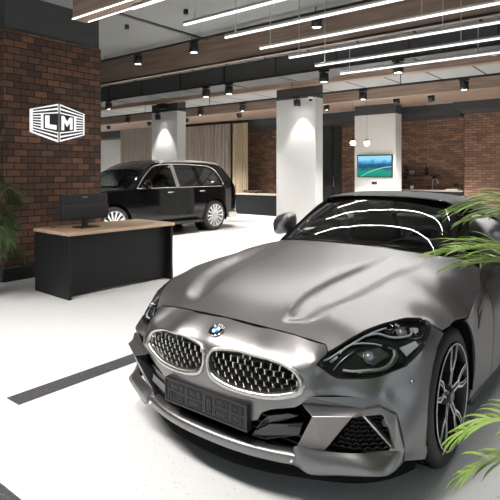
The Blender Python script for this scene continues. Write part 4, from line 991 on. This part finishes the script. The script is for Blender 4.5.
# ---- palms
def frond_along(parent, pts, mat, seed, leaf=.22, w=.012, n=26, fall=1.5, f0=.2, r=.006):
    rr = random.Random(seed); pts = [Vector(p) for p in smooth_poly(pts, False, 6)]; N = len(pts)-1
    mb = MB(); mb.tube(pts, [r*(1-.8*i/N) for i in range(N+1)], 6, 1)
    for k in range(n):
        f = f0+(1-f0)*k/(n-1); x = f*N; i = min(N-1, int(x)); q = pts[i].lerp(pts[i+1], x-i); tg = (pts[i+1]-pts[i]).normalized()
        side = tg.cross(Vector((0, 0, 1)))
        if side.length < .15: side = Vector((.3, 1, 0)).cross(tg)
        side.normalize(); up = side.cross(tg)
        for sg in (1, -1):
            l = leaf*(math.sin(PI*min(1, .12+f*.8))*.7+.35)*rr.uniform(.8, 1.15)
            ld = (side*sg*rr.uniform(.55, .85)+tg*(.6+.4*f)+up*rr.uniform(.1, .4)).normalized(); a = q.copy(); c = []; M_ = 6; fl = fall*rr.uniform(.7, 1.3)
            for j in range(M_+1): c.append(a.copy()); ld = (ld+Vector((0, 0, -fl*(.3+j/M_)/M_))).normalized(); a = a+ld*(l/M_)
            wd = up.cross((c[1]-c[0]).normalized()).normalized(); vs = []; fs = []
            for j, cc in enumerate(c):
                ww = w*(.35+.75*math.sin(PI*min(.999, .12+.8*j/M_)))*(1 if j < M_ else .08)
                vs += [cc-wd*ww+up*ww*.4, cc, cc+wd*ww+up*ww*.4]
            for j in range(M_):
                b = 3*j; fs += [(b, b+1, b+4, b+3), (b+1, b+2, b+5, b+4)]
            mb.add(vs, fs, 0, True)
    return mb.build('frond', [mat, 'stem'], parent, fix=False)
def arch(base, az, reach, rise, drop):
    c, s_ = math.cos(az), math.sin(az); b = Vector(base)
    return [b+Vector((c*reach*u, s_*reach*u, rise*(1-(1-u/.55)**2) if u < .55 else rise-drop*((u-.55)/.45)**2)) for u in (0, .18, .36, .55, .72, .87, 1)]
t = thing('potted_palm', 'bushy dark green palm in dark pot beside the brick column', 'plant', (-6.0, 2.66, 0))
MB().lathe([(0, 0), (.13, 0), (.135, .01), (.175, .33), (.165, .335), (.16, .30), (0, .30)], 32).build('pot', 'pot', t)
MB().lathe([(.16, .305), (0, .31)], 24).build('soil', 'soil', t)
rr = random.Random(11); m = MB()
for k in range(9): a = k*2.4; m.tube([(.03*math.cos(a), .03*math.sin(a), .29), (.06*math.cos(a), .06*math.sin(a), .5+.04*k)], .011, 6)
m.build('stems', 'stem', t)
for k in range(34):
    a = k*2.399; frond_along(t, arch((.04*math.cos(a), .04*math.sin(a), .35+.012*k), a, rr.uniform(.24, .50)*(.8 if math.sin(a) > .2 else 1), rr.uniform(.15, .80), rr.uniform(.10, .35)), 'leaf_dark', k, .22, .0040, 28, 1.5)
# near palm at the right: pot outside the frame, fronds arching in front of the roadster's door
t = thing('potted_palm', 'bright green palm fronds reaching in front of the roadster door', 'plant', (.12, 1.62, 0))
MB().lathe([(0, 0), (.15, 0), (.155, .01), (.20, .38), (.19, .385), (.185, .35), (0, .35)], 32).build('pot', 'pot', t)
MB().lathe([(.185, .355), (0, .36)], 24).build('soil', 'soil', t)
m = MB()
for k in range(5): a = k*2.4; m.tube([(.04*math.cos(a), .04*math.sin(a), .34), (.07*math.cos(a), .07*math.sin(a), .9)], .013, 6)
m.build('stems', 'stem', t)
# fronds in the room frame, made relative to the pot
FR = [[(.05, 1.62, .90), (-.05, 1.61, 1.22), (-.18, 1.60, 1.315), (-.32, 1.60, 1.345), (-.44, 1.60, 1.32)],
      [(.05, 1.64, .90), (-.02, 1.70, 1.18), (-.18, 1.75, 1.27), (-.32, 1.78, 1.30), (-.46, 1.80, 1.275)],
      [(.05, 1.62, .85), (-.08, 1.60, 1.08), (-.24, 1.60, 1.18), (-.38, 1.60, 1.205), (-.49, 1.60, 1.185)],
      [(.05, 1.62, .85), (-.10, 1.66, 1.04), (-.24, 1.70, 1.13), (-.38, 1.72, 1.15), (-.48, 1.74, 1.125)],
      [(.03, 1.60, .50), (-.08, 1.56, .68), (-.21, 1.55, .75), (-.33, 1.54, .74), (-.43, 1.53, .68)],
      [(.03, 1.60, .45), (-.10, 1.60, .58), (-.22, 1.62, .63), (-.35, 1.62, .59), (-.45, 1.62, .51)],
      [(.03, 1.60, .40), (-.06, 1.50, .50), (-.20, 1.46, .54), (-.31, 1.44, .50), (-.40, 1.43, .41)]]
for k, pts in enumerate(FR): frond_along(t, [(x-.12, y-1.62, z) for x, y, z in pts], 'leaf', k, .19 if k < 4 else .17, .0048 if k < 4 else .0068, 22 if k < 4 else 12, .85 if k < 4 else 1.2, .42)
for k in range(8):
    a = -1.9+k*.55; frond_along(t, arch((.03*math.cos(a), .03*math.sin(a), .85), a, .65, .55, .3), 'leaf', 40+k, .24, .0085, 18, 1.3)
# ================================================================== black SUV
SUV = thing('suv', 'glossy black SUV parked behind the reception desk', 'car', (-9.30, 6.0, 0))
def S_x(q):
    y, z = q[:, 0], q[:, 1]
    x = .90-.05*sst(.45, .2, z)-.015*((z-.75)/.4)**2-.36*np.maximum(0, z-1.06)-.10*np.maximum(0, z-1.06)*sst(2.6, 4, y)
    x = x-.30*np.maximum(0, (-.45-y))**1.6-.22*np.maximum(0, (y-3.5))**1.6
    return x
def S_fn(q): return np.stack([S_x(q), q[:, 0], q[:, 1]], 1)
def arcy(yc, r, a0, a1, n): return [(yc+r*math.cos(math.radians(a0+(a1-a0)*i/n)), .37+r*math.sin(math.radians(a0+(a1-a0)*i/n))) for i in range(n+1)]
top = [(4.06, .55), (4.08, .80), (4.06, 1.02), (3.96, 1.30), (3.80, 1.52), (3.62, 1.60), (2.9, 1.645), (2.2, 1.655), (1.7, 1.64), (1.38, 1.60), (1.05, 1.42), (.70, 1.18), (.55, 1.09), (.1, 1.06), (-.40, 1.00), (-.72, .88), (-.80, .70), (-.80, .40), (-.72, .26)]
bot = [(-.50, .24)]+arcy(.24, .43, 200, -18, 14)+[(.9, .26), (2.2, .26)]+arcy(3.22, .43, 198, -14, 14)+[(3.9, .36), (4.02, .42)]
win_f = [(.86, 1.10), (1.14, 1.35), (1.42, 1.52), (1.70, 1.575), (1.92, 1.585), (1.92, 1.10)]
win_r = [(2.02, 1.10), (2.02, 1.585), (2.62, 1.575), (2.70, 1.11)]
win_q = [(2.80, 1.115), (2.72, 1.565), (3.14, 1.545), (3.38, 1.43), (3.46, 1.15)]
panel('body_side', S_fn, top+bot, 'suv', SUV, holes=[win_f, win_r, win_q], h=.08, rim=.02, outward=(1, 0, 0), mirror=True)
for nm, w in (('front_side_window', win_f), ('rear_side_window', win_r), ('quarter_window', win_q)):
    panel(nm, S_fn, w, 'suv_glass3' if nm[0] == 'f' else 'suv_glass', SUV, h=.1, off=-.012, rim=0, outward=(1, 0, 0), mirror=True)
def over(path, crown, mat, nm, n=11):
    P = np.array(path, float); X = S_x(P); rows = []
    for (y, z), x in zip(P, X): rows.append([(x*t, y-(crown[0]*(1-t*t)), z+crown[1]*(1-t*t)) for t in np.linspace(-1, 1, n)])
    return MB().grid(rows).build(nm, mat, SUV)
tp = top[::-1]
over([p for p in tp[:7]], (.10, .02), 'suv', 'bonnet'); over(tp[6:9], (.06, .03), 'suv_glass2', 'windscreen'); over(tp[8:9]+tp[9:14], (.0, .075), 'suv', 'roof'); over(tp[13:16], (-.06, .02), 'suv_glass', 'rear_window'); over(tp[15:], (-.08, 0), 'suv', 'tailgate')
for s in (1, -1):
    def sp(y, z, d): return (s*(float(S_x(np.array([[y, z]]))[0])+d), y, z)
    pts = [(.80, 1.085), (1.10, 1.36), (1.40, 1.545), (1.72, 1.60), (2.3, 1.612), (2.75, 1.60), (3.17, 1.57), (3.43, 1.44), (3.53, 1.12)]
    MB().tube([sp(y, z, .008) for y, z in smooth_poly(pts, False, 5)], .014, 6).build('window_trim', 'chrome', SUV)
    MB().tube([sp(y, 1.085, .008) for y in np.linspace(.82, 3.5, 24)], .008, 6).build('belt_trim', 'chrome', SUV)
    for y, w in ((1.97, .055),): 
        m = MB(); m.add([sp(y-w, 1.10, .006), sp(y+w, 1.10, .006), sp(y+w, 1.585, .006), sp(y-w, 1.585, .006)], [(0, 1, 2, 3)]); m.build('door_pillar', 'satin_silver', SUV)
    MB().tube([(s*.66, y, z) for y, z in ((1.62, 1.63), (1.72, 1.665), (2.3, 1.685), (3.1, 1.675), (3.45, 1.645), (3.52, 1.61))], .020, 8).build('roof_rail', 'satin_silver', SUV)
    mr = MB(); mr.sphere((s*1.02, .98, 1.16), .13, 16, sx=.95, sy=.55, sz=.75); mr.build('door_mirror', 'suv', SUV); MB().tube([(s*.86, .95, 1.09), (s*.95, .97, 1.12)], .03, 6).build('mirror_arm', 'black_trim', SUV)
    for y in (1.62, 2.62): MB().tube([sp(y, .985, .03), sp(y+.2, .985, .03)], .014, 6).build('door_handle', 'chrome', SUV)
    MB().box(s*.93-.09, s*.93+.05, .76, 2.70, .26, .31).build('running_board', 'black_trim', SUV, bevel=.01)
    MB().box(s*.86-.04, s*.86+.04, 3.70, 4.03, .28, .44).build('bumper_trim', 'satin_silver', SUV, bevel=.03)
    m = MB(); m.prism([(s*.80, 3.98, .88), (s*.80, 3.98, 1.02), (s*.50, 4.09, 1.02), (s*.50, 4.09, .88)], (s*.03, .03, 0)); m.build('tail_lamp', pbr('suv_tail_lamp', (.12, .005, .01), .1), SUV)
    for (y) in (.80, 1.94, 2.86):
        m = MB(); zz = np.linspace(.34, 1.07, 8); m.grid([[sp(y+dy, z, .0015) for z in zz] for dy in (-.004, .004)]); m.build('door_gap', 'black_matte', SUV)
    for yc in (.24, 3.22):
        m = MB(); m.lathe([(.44, s*.87), (.44, s*.55)], 24, (0, yc, .37), 'X', a0=-.3, a1=PI+.3); m.lathe([(.44, s*.55), (.0, s*.55)], 24, (0, yc, .37), 'X'); m.build('wheel_housing', 'black_matte', SUV, fix=False)
        w = empty('wheel', SUV, (s*.885, yc, .372)); w.rotation_euler = (0, 0, 0 if s > 0 else PI)
        m = MB(); m.lathe([(.27, -.25), (.34, -.25), (.368, -.22), (.372, -.12), (.368, -.03), (.345, -.004), (.29, .0), (.272, -.01)], 48, axis='X'); m.build('tyre', 'rubber', w)
        m = MB(); m.lathe([(.275, .0), (.280, .006), (.268, .004), (.255, -.03), (.25, -.2)], 48, axis='X'); m.build('rim', 'satin_silver', w)
        MB().cyl((-.10, 0, 0), .26, .01, 'X', 32).build('brake_disc', 'black_trim', w)
        for k in range(14):
            a = 2*PI*k/14; m = MB(); da = .075 if k % 2 else .06
            c = lambda r, t, d: (d, r*math.cos(t), r*math.sin(t))
            m.prism([c(.05, a-.22, -.02), c(.05, a+.22, -.02), c(.262, a+da, .0), c(.262, a-da, .0)], (-.03, 0, 0)); m.build('spoke', 'machined', w)
        MB().cyl((-.05, 0, 0), .07, .045, 'X', 24).build('hub_cap', 'satin_silver', w)
MB().box(-.62, .62, -.6, 3.9, .25, .9).build('underbody', 'black_matte', SUV); MB().box(-.82, .82, .5, 2.45, .27, .6).build('cabin_floor', 'black_matte', SUV)
m = MB(); m.box(-.45, .45, -.88, -.84, .48, .86); m.build('radiator_grille', 'chrome', SUV)
for s in (1, -1):
    MB().sphere((s*.70, -.66, .86), .12, 14, sx=1.3, sy=1, sz=.8).build('headlamp', 'glass_lens', SUV)
    st = MB(); st.box(s*.42-.24, s*.42+.24, 1.7, 1.85, .6, 1.32); st.build('seat', 'interior', SUV, bevel=.06)
MB().box(-.7, .7, .85, 1.15, .8, 1.06).build('dashboard', 'interior', SUV, bevel=.05)
w = bpy.data.worlds.new('world'); SC.world = w; w.use_nodes = True
bg = w.node_tree.nodes['Background']; bg.inputs[0].default_value = (.85, .92, 1, 1); bg.inputs[1].default_value = .6
# ================================================================== camera, view
cd = bpy.data.cameras.new('camera'); cam = bpy.data.objects.new('camera', cd); COL.objects.link(cam)
cam.location = (0, 0, 1.43); cam.rotation_euler = (PI/2, 0, math.radians(38.5))
cd.sensor_width = 36; cd.sensor_fit = 'HORIZONTAL'; cd.lens = 507/500*36; cd.shift_y = -(250-172)/500; cd.clip_start = .05; cd.clip_end = 100
SC.camera = cam
SC.view_settings.view_transform = 'Standard'; SC.view_settings.look = 'None'; SC.view_settings.gamma = 1; SC.view_settings.exposure = 1.15
